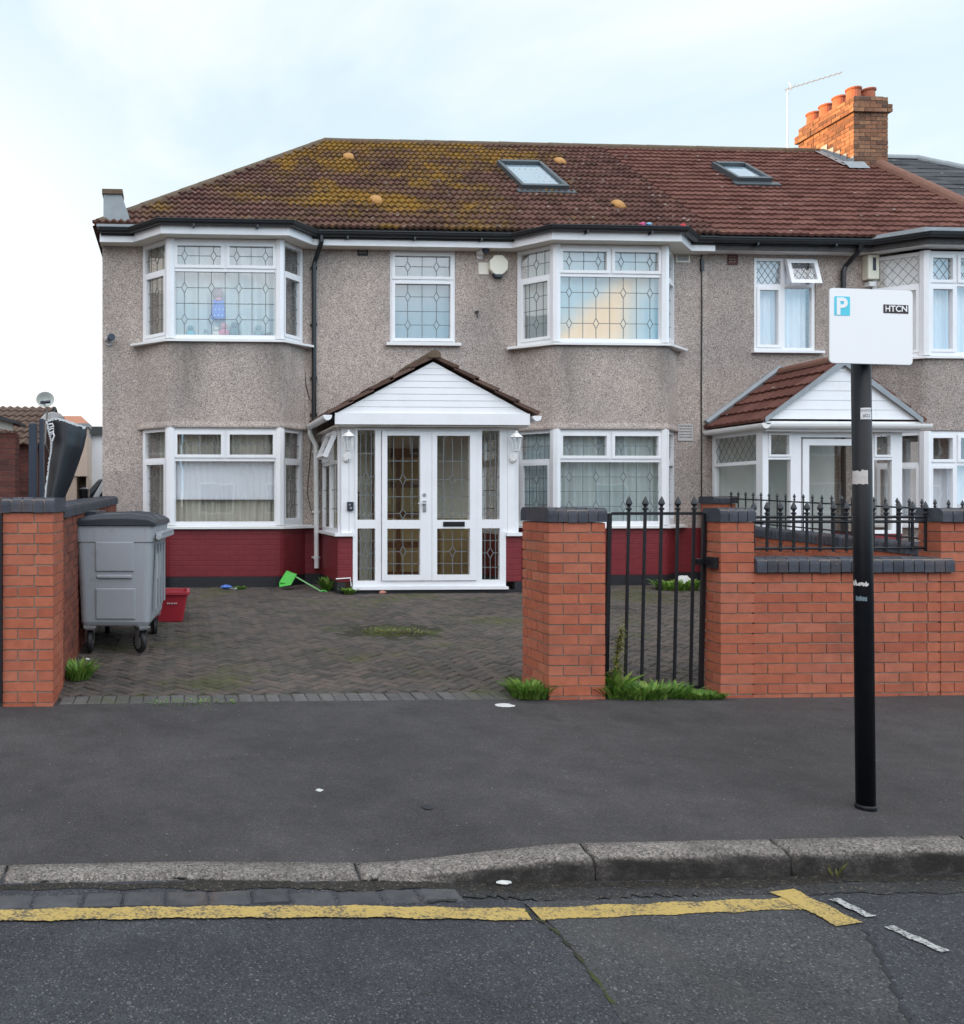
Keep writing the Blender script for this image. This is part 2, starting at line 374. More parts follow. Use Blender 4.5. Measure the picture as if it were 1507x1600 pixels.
m_upvc_old = simple('dull_white_upvc', (.74,.74,.73), .4, var=.08, scale=4)
m_white = simple('white_gloss_paint', (.78,.78,.77), .35, var=.05, scale=3)
m_soffit = simple('cream_soffit', (.70,.66,.58), .5, var=.06)
m_black = simple('black_plastic', (.012,.014,.017), .32, var=.2)
m_iron = simple('black_iron_paint', (.010,.011,.014), .36, var=.3, scale=20, bump=.001, bscale=120)
m_bitumen = simple('bitumen_paint', (.014,.015,.019), .55, var=.3, scale=9, bump=.004, bscale=25)
m_lead = simple('lead_came', (.13,.145,.15), .5, var=.1)
m_flash = simple('grey_lead_flashing', (.26,.29,.31), .55, var=.25, scale=7)
m_glass = mk_glass('window_glass')
m_glass_d = mk_glass('porch_glass', 1.9, (.90,.91,.88))
m_net = mk_cloth('net_curtain', (.56,.64,.64), .08)
m_net_g = mk_cloth('grey_net', (.36,.41,.43), .08)
m_net_w = mk_cloth('white_lace', (.86,.88,.93), .06)
m_drape = mk_cloth('beige_drape', (.60,.57,.49), .08)
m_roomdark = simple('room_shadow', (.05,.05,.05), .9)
m_galv = simple('galvanised_steel', (.42,.43,.44), .38, .8, var=.2, scale=20)
m_rubber = simple('black_rubber', (.014,.014,.015), .6)
m_terra = simple('terracotta', (.36,.115,.060), .85, var=.3, scale=9, bump=.003)
m_hiptile = simple('weathered_ridge_tile', (.115,.080,.052), .9, var=.4, scale=9, bump=.006, bscale=40)
m_hipred = simple('red_ridge_tile', (.19,.095,.068), .9, var=.35, scale=9, bump=.004)
m_roof = mk_roof('mossy_tile', [(.078,.037,.030),(.115,.054,.043),(.155,.076,.061)], True, (4.4,8.4,.06,-.22))
m_roof2 = mk_roof('brown_tile', [(.115,.047,.036),(.145,.061,.047),(.180,.080,.062)], False, (8.0,9.4,-.12,-.28))
m_roof4 = mk_roof('weathered_porch_tile', [(.085,.050,.038),(.12,.072,.055),(.16,.105,.085)], False, (0,1,-.4,-.4))
m_roof3 = mk_roof('porch_tile', [(.10,.040,.030),(.13,.052,.040),(.16,.07,.055)], False, (0,1,-.4,-.4))
m_slate = mk_roof('grey_slate', [(.045,.047,.052),(.062,.064,.07),(.085,.085,.09)], False, (0,1,-.4,-.4))
def mk_maroon():
    m = NT('maroon_painted_brick')
    br = m.n('ShaderNodeTexBrick'); br.inputs['Scale'].default_value = 1; br.inputs['Brick Width'].default_value = .225; br.inputs['Row Height'].default_value = .075
    br.inputs['Mortar Size'].default_value = .006; br.inputs['Mortar Smooth'].default_value = .6
    br.inputs['Color1'].default_value = (1,1,1,1); br.inputs['Color2'].default_value = (.9,.9,.9,1); br.inputs['Mortar'].default_value = (.0,.0,.0,1)
    X,Y,Z = sep_xyz(m); cb = m.n('ShaderNodeCombineXYZ'); m.l(m.math('ADD', X, Y), cb.inputs[0]); m.l(Z, cb.inputs[1]); m.l(cb.outputs[0], br.inputs['Vector'])
    c = m.mix(m.noise(5,5), (.150,.016,.022), (.205,.026,.033))
    c = m.mix(m.ramp(m.noise(13,6,.7), [(.6,0),(.75,.4)]), c, (.10,.03,.03))
    c = m.mix(m.math('MULTIPLY', br.outputs['Fac'], .10), c, (.07,.01,.014))
    m.col(c, .5, 0, .4); m.bump(m.math('ADD', br.outputs['Color'], m.math('MULTIPLY', m.noise(60,3), .3)), .0035); return m.mat
m_maroon = mk_maroon()
m_pave = mk_asphalt('pavement_tarmac', (.066,.061,.062), (.125,.12,.118), 260, grain=.35)
m_road = mk_asphalt('road_tarmac', (.052,.053,.060), (.15,.15,.15), 190, grain=.5)
m_road2 = mk_asphalt('road_patch_tarmac', (.062,.062,.064), (.15,.15,.145), 170, grain=.5)
m_conc = mk_asphalt('yard_concrete', (.20,.19,.18), (.30,.29,.28), 60)
def mk_granite():
    m = NT('kerb_granite')
    vo = m.n('ShaderNodeTexVoronoi', feature='F1'); vo.inputs['Scale'].default_value = 130; m.l(m.tc.outputs['Object'], vo.inputs['Vector'])
    sc = m.n('ShaderNodeSeparateColor'); m.l(vo.outputs['Color'], sc.inputs[0])
    c = m.ramp(sc.outputs[0], [(0,(.085,.076,.068)),(.4,(.19,.170,.152)),(.8,(.27,.24,.217)),(1,(.38,.34,.31))])
    c = m.mix(.8, c, m.ramp(m.noise(3.2,6,.65), [(.3,.6),(.7,1.2)]), 'MULTIPLY')
    c = m.mix(m.ramp(m.noise(7,6,.7), [(.55,0),(.7,.5)]), c, (.09,.085,.075))
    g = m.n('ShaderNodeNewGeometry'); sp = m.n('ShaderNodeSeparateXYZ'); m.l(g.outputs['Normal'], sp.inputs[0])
    side = m.ramp(m.math('ADD', sp.outputs[2], m.math('MULTIPLY', m.noise(14,6,.75), .5)), [(.45,1),(1.0,0)])          # tyre scrub, road grime and painted shade together, on faces turned from up
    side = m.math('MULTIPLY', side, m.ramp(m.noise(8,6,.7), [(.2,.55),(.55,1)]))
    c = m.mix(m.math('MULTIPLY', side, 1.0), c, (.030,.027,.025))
    m.col(c, .85, 0, .3); m.bump(m.noise(45,6,.75), .012); return m.mat
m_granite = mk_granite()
m_grime = mk_asphalt('gutter_silt', (.030,.026,.022), (.10,.085,.06), 120, grain=.6); m_grime2 = mk_asphalt('damp_gutter', (.042,.040,.040), (.12,.11,.09), 140, grain=.6)
m_sett = mk_brick('blue_grey_sett', [(.065,.066,.070),(.085,.086,.090),(.055,.056,.060)], .6)
def mk_paving(name='drive_paving', cols=((.062,.056,.050),(.088,.077,.069),(.114,.090,.078),(.076,.070,.064)), gr=.6):
    m = NT(name); g = m.n('ShaderNodeNewGeometry')
    c = m.ramp(g.outputs['Random Per Island'], [(0,cols[0]),(.35,cols[1]),(.7,cols[2]),(1,cols[3])])
    c = m.mix(.6, c, m.ramp(m.noise(16,6,.7), [(.3,.6),(.7,1.25)]), 'MULTIPLY')
    c = m.mix(.7, c, m.ramp(m.noise(.8,4,.6), [(.3,.72),(.7,1.2)]), 'MULTIPLY')
    k = m.ramp(m.math('ADD', m.noise(1.1,3,.5), m.math('MULTIPLY', m.noise(11,6,.8), .5)), [(.80,0),(.95,.6)])
    c = m.mix(k, c, m.mix(m.noise(6,3), (.045,.060,.014), (.10,.10,.028)))
    m.col(c, .92, 0, .25); m.bump(m.noise(80,5,.7), .004); return m.mat
m_block = mk_paving()
m_edge = mk_paving('edging_paving', ((.085,.084,.082),(.11,.106,.102),(.13,.124,.118),(.095,.092,.088)))
def mk_joint():
    m = NT('mossy_joint_sand')
    c = m.mix(m.ramp(m.noise(2.2,5,.65), [(.42,0),(.62,1)]), (.038,.035,.026), (.062,.078,.022)); m.col(c, .95, 0, .2); m.bump(m.noise(90,4), .004); return m.mat
m_joint = mk_joint()
def mk_yellow():
    m = NT('yellow_road_paint'); vo = m.noise(70, 6, .8)
    k = m.ramp(m.math('ADD', vo, m.math('MULTIPLY', m.noise(7,5,.7), .6)), [(.70,1),(.80,0)])
    c = m.mix(m.noise(5,5), (.42,.29,.085), (.52,.38,.13))
    c = m.mix(m.math('MULTIPLY', k, .9), c, (.075,.07,.065)); m.col(c, .75, 0, .3); m.bump(m.noise(110,5,.7), .004); return m.mat
m_yellow = mk_yellow()
def mk_wpaint():
    m = NT('worn_white_paint'); k = m.ramp(m.noise(60,6,.8), [(.44,1),(.54,0)])
    m.col(m.mix(k, (.44,.44,.43), (.09,.09,.09)), .75); return m.mat
m_wpaint = mk_wpaint()
def mk_leaf(name, a, b, c2):
    m = NT(name); g = m.n('ShaderNodeNewGeometry'); c = m.ramp(g.outputs['Random Per Island'], [(0,a),(.6,b),(1,c2)])
    c = m.mix(.6, c, m.ramp(m.noise(9,4,.7), [(.3,.55),(.7,1.35)]), 'MULTIPLY'); m.col(c, .55, 0, .3); t = m.n('ShaderNodeBsdfTranslucent'); m.l(c, t.inputs[0]); mx = m.n('ShaderNodeMixShader'); mx.inputs[0].default_value = .3
    m.l(m.b.outputs[0], mx.inputs[1]); m.l(t.outputs[0], mx.inputs[2]); m.l(mx.outputs[0], m.out.inputs[0]); return m.mat
m_leaf = mk_leaf('weed_leaf', (.075,.175,.028), (.15,.29,.045), (.26,.36,.085))
m_leaf_y = mk_leaf('seeding_weed', (.12,.15,.03), (.22,.22,.06), (.30,.26,.09))
def mk_bin():
    m = NT('grey_bin_plastic'); c = m.mix(m.noise(3,5,.6), (.275,.295,.32), (.345,.37,.395))
    c = m.mix(m.ramp(m.noise(1,6,.75, stretch=(22,22,2)), [(.58,0),(.74,.5)]), c, (.15,.15,.15))
    c = m.mix(m.ramp(m.noise(1,5,.8, stretch=(3,3,40)), [(.66,0),(.72,.4)]), c, (.46,.47,.48))
    c = m.mix(m.ramp(m.noise(6,6,.7), [(.60,0),(.75,.45)]), c, (.14,.125,.11))
    m.col(c, m.ramp(m.noise(9,4), [(.3,.35),(.7,.6)])); m.bump(m.noise(120,3), .0015); return m.mat
m_binplastic = mk_bin()
m_binlid = simple('slate_bin_lid', (.022,.025,.034), .42, var=.25, scale=5)
m_red = simple('red_plastic', (.34,.022,.035), .38, var=.15)
m_green = simple('green_plastic', (.10,.50,.09), .35, var=.12)
m_cream = simple('cream_plastic', (.74,.72,.60), .4, var=.06)
m_navy2 = simple('roof_window_cladding', (.075,.090,.10), .45, .3, var=.15); m_roofglass = mk_glass('roof_window_glass', 2.4, (.75,.82,.9))
m_navy = simple('dark_blue_plastic', (.02,.03,.05), .4)
m_paper = simple('litter_paper', (.56,.56,.54), .85, var=.25, scale=40)
m_signw = simple('sign_face', (.90,.90,.90), .45, var=.01)
m_cyan = simple('sign_blue', (.10,.62,.78), .45, var=.02)
m_signblk = simple('sign_black', (.03,.012,.012), .5, var=.02)
m_wood = simple('varnished_door', (.12,.055,.022), .4, var=.4, scale=4)
m_ochre = simple('ochre_panel', (.30,.225,.10), .6, var=.35, scale=7)
m_magn = simple('pale_hall_paint', (.62,.59,.51), .7, var=.2, scale=2)

# ------------------------------------------------------------------ generic builders
def brick_box(mb, x0, x1, y0, y1, z0, nc, seed=0, cl=.225, ch=.075, m=0, mm=1, jit=.0015):
    """four brick faces round a mortar core; corners alternate course by course"""
    rn = random.Random(seed); t = .1; j = .010; tx = (x1-x0-j)/2-.0006 if x1-x0 < .30 else t
    mb.box(x0+.009, x1-.009, y0+.009, y1-.009, z0, z0+nc*ch-.002, mm)
    def run(a0, a1, put):
        a = a0
        while a < a1-.02:
            b = min(a+cl-j, a1)
            if a1-b < .05: b = a1
            put(a, b); a = b+j
    for c in range(nc):
        za, zb = z0+c*ch+.004, z0+(c+1)*ch-.006; ev = c % 2 == 0
        J = lambda: rn.uniform(-jit, jit)
        def py(y, d):
            def put(a, b):
                q = J(); mb.box(a, b, min(y+q, y+d), max(y+q, y+d), za+J(), zb+J(), m)
            return put
        def pxx(x, d):
            def put(a, b):
                q = J(); mb.box(min(x+q, x+d*tx/t), max(x+q, x+d*tx/t), a, b, za+J(), zb+J(), m)
            return put
        if ev:
            run(x0, x1, py(y0, t)); run(x0, x1, py(y1, -t))
            run(y0+t+j, y1-t-j, pxx(x0, t)); run(y0+t+j, y1-t-j, pxx(x1, -t))
        else:
            run(y0, y1, pxx(x0, t)); run(y0, y1, pxx(x1, -t))
            run(x0+tx+j, x1-tx-j, py(y0, t)); run(x0+tx+j, x1-tx-j, py(y1, -t))
def bullnose(mb, x0, x1, y0, y1, z0, z1, n, axis='x', seed=1, m=0, mm=1):
    """bullnosed coping bricks on edge, n of them side by side along axis"""
    rn = random.Random(seed)
    L0, L1 = (x0, x1) if axis == 'x' else (y0, y1); c0, c1 = (y0, y1) if axis == 'x' else (x0, x1)
    st = (L1-L0)/n; r = min(.05, (z1-z0)*.48)
    if axis == 'x': mb.box(x0+.010, x1-.010, y0+.012, y1-.012, z0+.003, z1-.014, mm)
    else: mb.box(x0+.012, x1-.012, y0+.010, y1-.010, z0+.003, z1-.014, mm)
    prof = [(c0, z0)]
    for k in range(5): a = math.pi*(1-k/8); prof.append((c0+r+r*math.cos(a), z1-r+r*math.sin(a)))
    for k in range(5): a = math.pi*(.5-k/8); prof.append((c1-r+r*math.cos(a), z1-r+r*math.sin(a)))
    prof.append((c1, z0))
    for i in range(n):
        q = rn.uniform(-.003,.003); a, b = L0+i*st+.004, L0+(i+1)*st-.004
        P = [(p, z+q) for p, z in prof]
        if axis == 'x': mb.yz(P, a, b, m)
        else: mb.xz(P, a, b, m)
def frame_of(P0, P1):
    dx, dy = P1[0]-P0[0], P1[1]-P0[1]; L = math.hypot(dx, dy)
    return ((P0[0],P0[1]), (dx/L,dy/L), (dy/L,-dx/L)), L
def quad(mb, fr, a0, a1, z0, z1, d, m=0):
    O, r, n = fr; P = lambda a, z: (O[0]+r[0]*a+n[0]*d, O[1]+r[1]*a+n[1]*d, z)
    mb.add([P(a0,z0),P(a1,z0),P(a1,z1),P(a0,z1)], [(0,1,2,3)], m)
def leading(mb, fr, a0, a1, z0, z1, cols, dc, rows, dr, d=.004, w=.009, hw=None, hh=None):
    A = lambda t: a0+(a1-a0)*t
    Z = lambda t: z0+(z1-z0)*t
    hw = hw or .042; hh = hh or .075
    for i, c in enumerate(cols):
        x = A(c); zs = [z0]
        if i in dc:
            for j, rr in enumerate(rows):
                if j in dr: zs += [Z(rr)-hh, Z(rr)+hh]
        zs.append(z1)
        for k in range(0, len(zs), 2): mb.lbar(fr, x, zs[k], x, zs[k+1], w, 0, d)
    for j, rr in enumerate(rows):
        z = Z(rr); xs = [a0]
        if j in dr:
            for i, c in enumerate(cols):
                if i in dc: xs += [A(c)-hw, A(c)+hw]
        xs.append(a1)
        for k in range(0, len(xs), 2): mb.lbar(fr, xs[k], z, xs[k+1], z, w, 0, d+.0006)
    for i in dc:
        for j in dr:
            x, z = A(cols[i]), Z(rows[j]); q = [(x-hw,z),(x,z+hh),(x+hw,z),(x,z-hh)]
            for k in range(4): mb.lbar(fr, *q[k], *q[(k+1)%4], w, 0, d+.0012)
def lattice(mb, fr, a0, a1, z0, z1, sx, sz, w=.007, d=.004):
    """diagonal lead lattice clipped to the pane"""
    W, H = a1-a0, z1-z0
    for sgn in (1,-1):
        k = -int(W/sx)-int(H/sz)-2
        while k < int(W/sx)+int(H/sz)+3:
            # line: a = k*sx + sgn * (z/sz)*sx
            pts = []
            for zz in (0, H):
                a = k*sx+sgn*zz/sz*sx; pts.append((a, zz))
            (xa, ya), (xb, yb) = pts
            t0, t1 = 0.0, 1.0; dxx = xb-xa; ok = True
            for p, q in ((-dxx, xa), (dxx, W-xa)):
                if abs(p) < 1e-9:
                    if q < 0: ok = False
                else:
                    r = q/p
                    if p < 0: t0 = max(t0, r)
                    else: t1 = min(t1, r)
            if ok and t0 < t1-.01:
                mb.lbar(fr, a0+xa+dxx*t0, z0+ya+(yb-ya)*t0, a0+xa+dxx*t1, z0+ya+(yb-ya)*t1, w, 0, d+(.0008 if sgn > 0 else 0))
            k += 1
def light(W, fr, a0, a1, z0, z1, sash, pat, sw=.045):
    """one window light: optional sash bars, glass, lead"""
    Fm, G, Ld = W
    if sash:
        Fm.lbox(fr, a0, a0+sw, z0, z1, -.02, .044); Fm.lbox(fr, a1-sw, a1, z0, z1, -.02, .044)
        Fm.lbox(fr, a0+sw, a1-sw, z0, z0+sw, -.02, .0435); Fm.lbox(fr, a0+sw, a1-sw, z1-sw, z1, -.02, .0435)
        a0, a1, z0, z1 = a0+sw, a1-sw, z0+sw, z1-sw
    quad(G, fr, a0, a1, z0, z1, 0.0)
    if pat:
        if pat[0] == 'lat': lattice(Ld, fr, a0, a1, z0, z1, pat[1], pat[2])
        else: leading(Ld, fr, a0, a1, z0, z1, *pat)
P_TOP = ([1/6,.5,5/6], (0,2), [.5], (0,)); P_BIG = ([.1,.235,.365,.5,.635,.765,.9], (0,2,4,6), [.25,.5,.75], (0,2))
P_CT = ([.22,.5,.78], (1,), [.5], (0,)); P_CB = ([.22,.5,.78], (1,), [.25,.5,.75], (0,2))
def bay_window(house, plan, z0, z1, zt, pats=(P_TOP,P_BIG,P_CT,P_CB), curtain=None, nlights=2, sashes=True):
    A, B, C_, D = plan
    Fm, G, Ld = MB(), MB(), MB(); fw = .055
    segs = [(A,B),(B,C_),(C_,D)]
    for i, (p, q) in enumerate(segs):
        fr, L = frame_of(p, q)
        Fm.lbox(fr, 0, fw, z0, z1, -.035, .03); Fm.lbox(fr, L-fw, L, z0, z1, -.035, .03)
        Fm.lbox(fr, fw, L-fw, z0, z0+fw, -.035, .029); Fm.lbox(fr, fw, L-fw, z1-fw, z1, -.035, .029)
        Fm.lbox(fr, fw, L-fw, zt-.025, zt+.025, -.035, .028)
        if i == 1:
            n = nlights; wd = (L-2*fw-.035*(n-1))/n
            for k in range(n):
                a = fw+k*(wd+.035)
                if k: Fm.lbox(fr, a-.035, a, zt+.025, z1-fw, -.035, .028)
                light((Fm,G,Ld), fr, a, a+wd, zt+.025, z1-fw, sashes, pats[0])
            if nlights == 2: light((Fm,G,Ld), fr, fw, L-fw, z0+fw, zt-.025, False, pats[1])
            else:
                for k in range(n):
                    a = fw+k*(wd+.035)
                    if k: Fm.lbox(fr, a-.035, a, z0+fw, zt-.025, -.035, .028)
                    light((Fm,G,Ld), fr, a, a+wd, z0+fw, zt-.025, k % 2 == 0, pats[1])
        else:
            light((Fm,G,Ld), fr, fw, L-fw, zt+.025, z1-fw, False, pats[2])
            light((Fm,G,Ld), fr, fw, L-fw, z0+fw, zt-.025, True, pats[3])
    for P in (B, C_):                                # corner posts
        Fm.lathe([(.078,z0-.001),(.078,z1+.001)], (P[0],P[1],0), 8)
    f = Fm.build('bay_window', m_upvc, house)
    G.build('pane', m_glass, f, fix=False); 
    if Ld.v: Ld.build('leading', m_lead, f, fix=False)
    Sl = MB(); pl = [(A[0]-.14,A[1]), (B[0]-.02,B[1]), (C_[0]+.02,C_[1]), (D[0]+.14,D[1])]
    Sl.sweep(pl, [(-.06,z0-.05),(.10,z0-.05),(.10,z0-.018),(.03,z0-.002),(-.06,z0-.002)])
    Sl.build('sill', m_upvc_old, f)
    return f
def drapes(parent, plan, z0, z1, mat, off=.11, amp=.018, wl=.11, name='curtain', s0=0, s1=1, seed=0, zfun=None):
    mb = MB(); rn = random.Random(seed)
    for i in range(len(plan)-1):
        fr, L = frame_of(plan[i], plan[i+1]); O, r, n = fr; N = max(6, int(L/.012)); vs = []; fs = []; ph = rn.uniform(0,6)
        lo, hi = (s0, s1) if len(plan) == 2 else (0, 1)
        for k in range(N+1):
            a = (lo+(hi-lo)*k/N)*(L-.06)+.03; d = -off+amp*math.sin(a/wl*6.283+ph+1.3*math.sin(a*3+ph))+amp*.4*math.sin(a/wl*2.3)
            for z, g in ((z0,1.2),((z0+z1)/2,1.0),(z1,.75)):
                dd = -off+(d+off)*g
                vs.append((O[0]+r[0]*a+n[0]*dd, O[1]+r[1]*a+n[1]*dd, zfun(a/L) if (zfun and z == z0) else z))
        for k in range(N): fs += [(3*k,3*k+3,3*k+4,3*k+1),(3*k+1,3*k+4,3*k+5,3*k+2)]
        mb.add(vs, fs)
    return mb.build(name, mat, parent, smooth=True, fix=False)
def tile_slope(mb, x0, x1, eave, ridge, g, roll, rh, hipL=None, hipR=None, tile=.30, shape=1.0, seed=3, lift=.034):
    """courses of profiled roof tiles on a slope that rises towards +y"""
    ey, ez = eave; ry, rz = ridge; L = math.hypot(ry-ey, rz-ez); c, s = (ry-ey)/L, (rz-ez)/L
    rn = random.Random(seed); nc = int(round(L/g)); g = L/nc; dx = roll/6; nx = int((x1-x0)/dx)+1
    uv = []
    for k in range(nc):
        ta, tb = k*g, min((k+1)*g+.02, L); jit = {}
        sag = 0
        def row(t, up):
            xa = x0 if hipL is None else hipL[0]+(hipL[1]-hipL[0])*t/L
            xb = x1 if hipR is None else hipR[0]+(hipR[1]-hipR[0])*t/L
            vs = []
            for i in range(nx+1):
                x = min(max(x0+i*dx, xa), xb); p = (x/roll) % 1; h = rh*((.5+.5*math.cos(2*math.pi*p))**shape)
                ti = int(math.floor((x+(k%2)*tile*.0)/tile))
                if ti not in jit: jit[ti] = rn.uniform(-.006,.006)
                hh = h+up+(jit[ti] if up > .001 else 0)
                vs.append((x, ey+c*t-s*hh, ez+s*t+c*hh))
            return vs
        lo, hi, lip = row(ta, lift), row(tb, .004), row(ta, -.002)
        # the drip edge keeps its scallops
        n = nx+1; vs = lip+lo+hi; fs = []
        for i in range(nx):
            if abs(vs[n+i+1][0]-vs[n+i][0]) < 1e-5 and abs(vs[2*n+i+1][0]-vs[2*n+i][0]) < 1e-5: continue
            fs += [(i,i+1,n+i+1,n+i),(n+i,n+i+1,2*n+i+1,2*n+i)]
        mb.add(vs, fs)
        for r_ in range(3):
            for i in range(n): uv.append((vs[r_*n+i][0]/tile+1e-4, k+(.02 if r_ < 2 else .93)))
    mb.uv = uv
def capping(mb, p, q, r=.11, step=.45, m=0):
    """half-round ridge tiles butted along a line"""
    p, q = Vector(p), Vector(q); L = (q-p).length; d = (q-p)/L; n = max(1, int(L/step)); st = L/n
    side = d.cross(Vector((0,0,1))).normalized(); up = side.cross(d).normalized()
    for i in range(n):
        a, b = p+d*(i*st), p+d*((i+1)*st+.012); ra, rb = r*random.uniform(.98,1.05), r*.96; vs = []; fs = []
        for e, rr in ((a,ra),(b,rb)):
            for k in range(9):
                t = math.pi*(-.08+1.16*k/8); vs.append(e+side*math.cos(t)*rr+up*(math.sin(t)*rr-.035))
        fs = [(k,k+1,9+k+1,9+k) for k in range(8)]+[tuple(range(8,-1,-1)), tuple(range(9,18))]
        mb.add(vs, fs, m)
def text_mesh(txt, size, name, mat, M, parent=None, ext=.001, sx=1.0, bold=0.0):
    cu = bpy.data.curves.new('lettering', 'FONT'); cu.body = txt; cu.size = size; cu.align_x = 'CENTER'; cu.align_y = 'CENTER'; cu.extrude = ext; cu.offset = bold
    o = bpy.data.objects.new('lettering', cu); me = bpy.data.meshes.new_from_object(o); bpy.data.objects.remove(o)
    me.transform(M @ Matrix.Diagonal((sx,1,1,1))); me.materials.clear(); me.materials.append(mat); me.name = name
    q = bpy.data.objects.new(name, me); COL.objects.link(q)
    if parent is not None: par(q, parent)
    return q
FACE = Matrix.Rotation(R(90), 4, 'X')               # lettering that faces the street
# ------------------------------------------------------------------ ground, road, pavement, drive
def kY(x):
    if x < 0: return 3.80
    return 3.80-.10*min(1, x/1.5)
def kZ(x):
    if x <= .77: return -.132
    if x >= 1.76: return -.048
    t = (x-.77)/.99; t = t*t*(3-2*t); return -.132+t*.084
mb = MB(); mb.add([(-600,-600,-.35),(600,-600,-.35),(600,900,-.35),(-600,900,-.35)], [(0,1,2,3)])
mb.build('ground', m_conc, kind='structure')
def sheet(name, xs, ys, zf, mat, yf=None):
    mb = MB(); nx, ny = len(xs), len(ys)
    for j, y in enumerate(ys):
        for x in xs:
            yy = yf(x, y) if yf else y
            mb.v.append((x, yy, zf(x, yy)))
    for j in range(ny-1):
        for i in range(nx-1): mb.f.append((j*nx+i, j*nx+i+1, (j+1)*nx+i+1, (j+1)*nx+i)); mb.m.append(0)
    return mb.build(name, mat, kind='structure', smooth=True, fix=False)
lin = lambda a, b, n: [a+(b-a)*i/n for i in range(n+1)]
sheet('road', lin(-40,45,170), lin(-8.2,4.2,40), lambda x,y: -.150+.0012*math.sin(x*1.3+y)*math.sin(y*2.1)+(-.010*max(0,1-abs(y-3.62)/.25)), m_road)
xs = [-30,-12,-6,-3]+lin(-2,6,64)+[8,12,20,32]
sheet('pavement', xs, lin(0,1,14), lambda x,y: kZ(x)-.006+(0-kZ(x)+.006)*min(1,(y-kY(x)-.15)/(6.44-kY(x)-.15))+.003*math.sin(x*2.3)*math.sin(y*3.1), m_pave,
      yf=lambda x,t: (kY(x)+.15)+(6.60-kY(x)-.15)*t)
sheet('far_pavement', [-40,0,45], [-11.5,-8.4], lambda x,y: -.03, m_pave)
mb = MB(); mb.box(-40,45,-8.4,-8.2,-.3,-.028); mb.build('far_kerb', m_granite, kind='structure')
# yards either side
sheet('alley', lin(-30,-.95,10), lin(6.5,60,30), lambda x,y: -.01+drv(y)*.6, m_conc)
sheet('neighbour_yard', lin(8.1,20,8), lin(6.5,13.4,12), lambda x,y: drv(y)-.01, m_conc)
# drive: mossy bed with a 45 degree herringbone of blocks laid on it
sheet('drive_bed', lin(-.9,8.1,20), lin(6.5,13.6,24), lambda x,y: drv(y)-.012, m_joint)
def herringbone():
    mb = MB(); rn = random.Random(11); bw = .082; gap = .0050
    c45 = math.cos(R(45))
    def put(x0, y0, x1, y1):
        cx, cy = (x0+x1)/2, (y0+y1)/2
        X, Y = (cx-cy)*c45+3.6, (cx+cy)*c45+9.6
        if not (-.93 < X < 8.0 and 6.70 < Y < 13.35): return
        if X > 2.66 and X < 3.14 and Y < 7.15: return
        hz = rn.uniform(-.004,.003); tx, ty = rn.uniform(-.02,.02), rn.uniform(-.02,.02)
        dz = -.006-.020*math.exp(-((X-2.2)**2/.5+(Y-9.2)**2/.25))
        vs = []
        e = .008
        for (ins, zz) in ((0,-.03),(0,-.006),(e,0)):
            for px, py in ((x0+gap+ins,y0+gap+ins),(x1-gap-ins,y0+gap+ins),(x1-gap-ins,y1-gap-ins),(x0+gap+ins,y1-gap-ins)):
                wx, wy = (px-py)*c45+3.6, (px+py)*c45+9.6
                vs.append((wx, wy, drv(wy)+zz+hz+dz+.006+(px-cx)*tx+(py-cy)*ty))
        fs = [(8,9,10,11)]
        for r_ in (0,4):
            for k in range(4): fs.append((r_+k, r_+(k+1)%4, r_+4+(k+1)%4, r_+4+k))
        mb.add(vs, fs)
    n = 160
    for i in range(-n, n):
        for j in range(-n, n):
            k = (i-j) % 4
            x, y = i*bw, j*bw
            if k == 0: put(x, y, x+2*bw, y+bw)
            elif k == 2 or False:
                pass
            if k == 3: put(x, y, x+bw, y+2*bw)
    mb.build('driveway', m_block, kind='structure', fix=False)
    # soldier course against the pavement
    x = -.86; mb = MB()
    while x < 2.68:
        wd = .100; rz = rn.uniform(-.004,.004)
        vs = []
        for ins, zz in ((0,-.03),(0,-.006),(.008,0)):
            for px, py in ((x+.003+ins,6.475+ins),(x+wd-.003-ins,6.475+ins),(x+wd-.003-ins,6.675-ins),(x+.003+ins,6.675-ins)):
                vs.append((px, py, drv(py)+zz+rz+.004))
        mb.add(vs, [(8,9,10,11)]+[(r_+k, r_+(k+1)%4, r_+4+(k+1)%4, r_+4+k) for r_ in (0,4) for k in range(4)])
        x += wd
    mb.build('driveway_edging', m_edge, kind='structure', fix=False)
herringbone()
# gutter setts, half sunk in the tarmac, running out towards the raised kerb
mb = MB(); rn = random.Random(5); x = -2.2
while x < 1.15:
    l = rn.uniform(.15,.20); yy = 3.625+rn.uniform(-.006,.006)-(.02 if x > .4 else 0); h = rn.uniform(-.002,.006)-max(0,(x-.3))*.012
    vs = []
    for ins, zz in ((0,-.05),(0,-.006),(.014,.004)):
        for px, py in ((x+.006+ins,yy-.055+ins),(x+l-.006-ins,yy-.055+ins),(x+l-.006-ins,yy+.055-ins),(x+.006+ins,yy+.055-ins)):
            vs.append((px+rn.uniform(-.003,.003), py+rn.uniform(-.003,.003), -.150+zz+h+rn.uniform(-.002,.002)))
    mb.add(vs, [(8,9,10,11)]+[(r_+k, r_+(k+1)%4, r_+4+(k+1)%4, r_+4+k) for r_ in (0,4) for k in range(4)]); x += l
mb.build('gutter_setts', m_sett, kind='structure', fix=False)
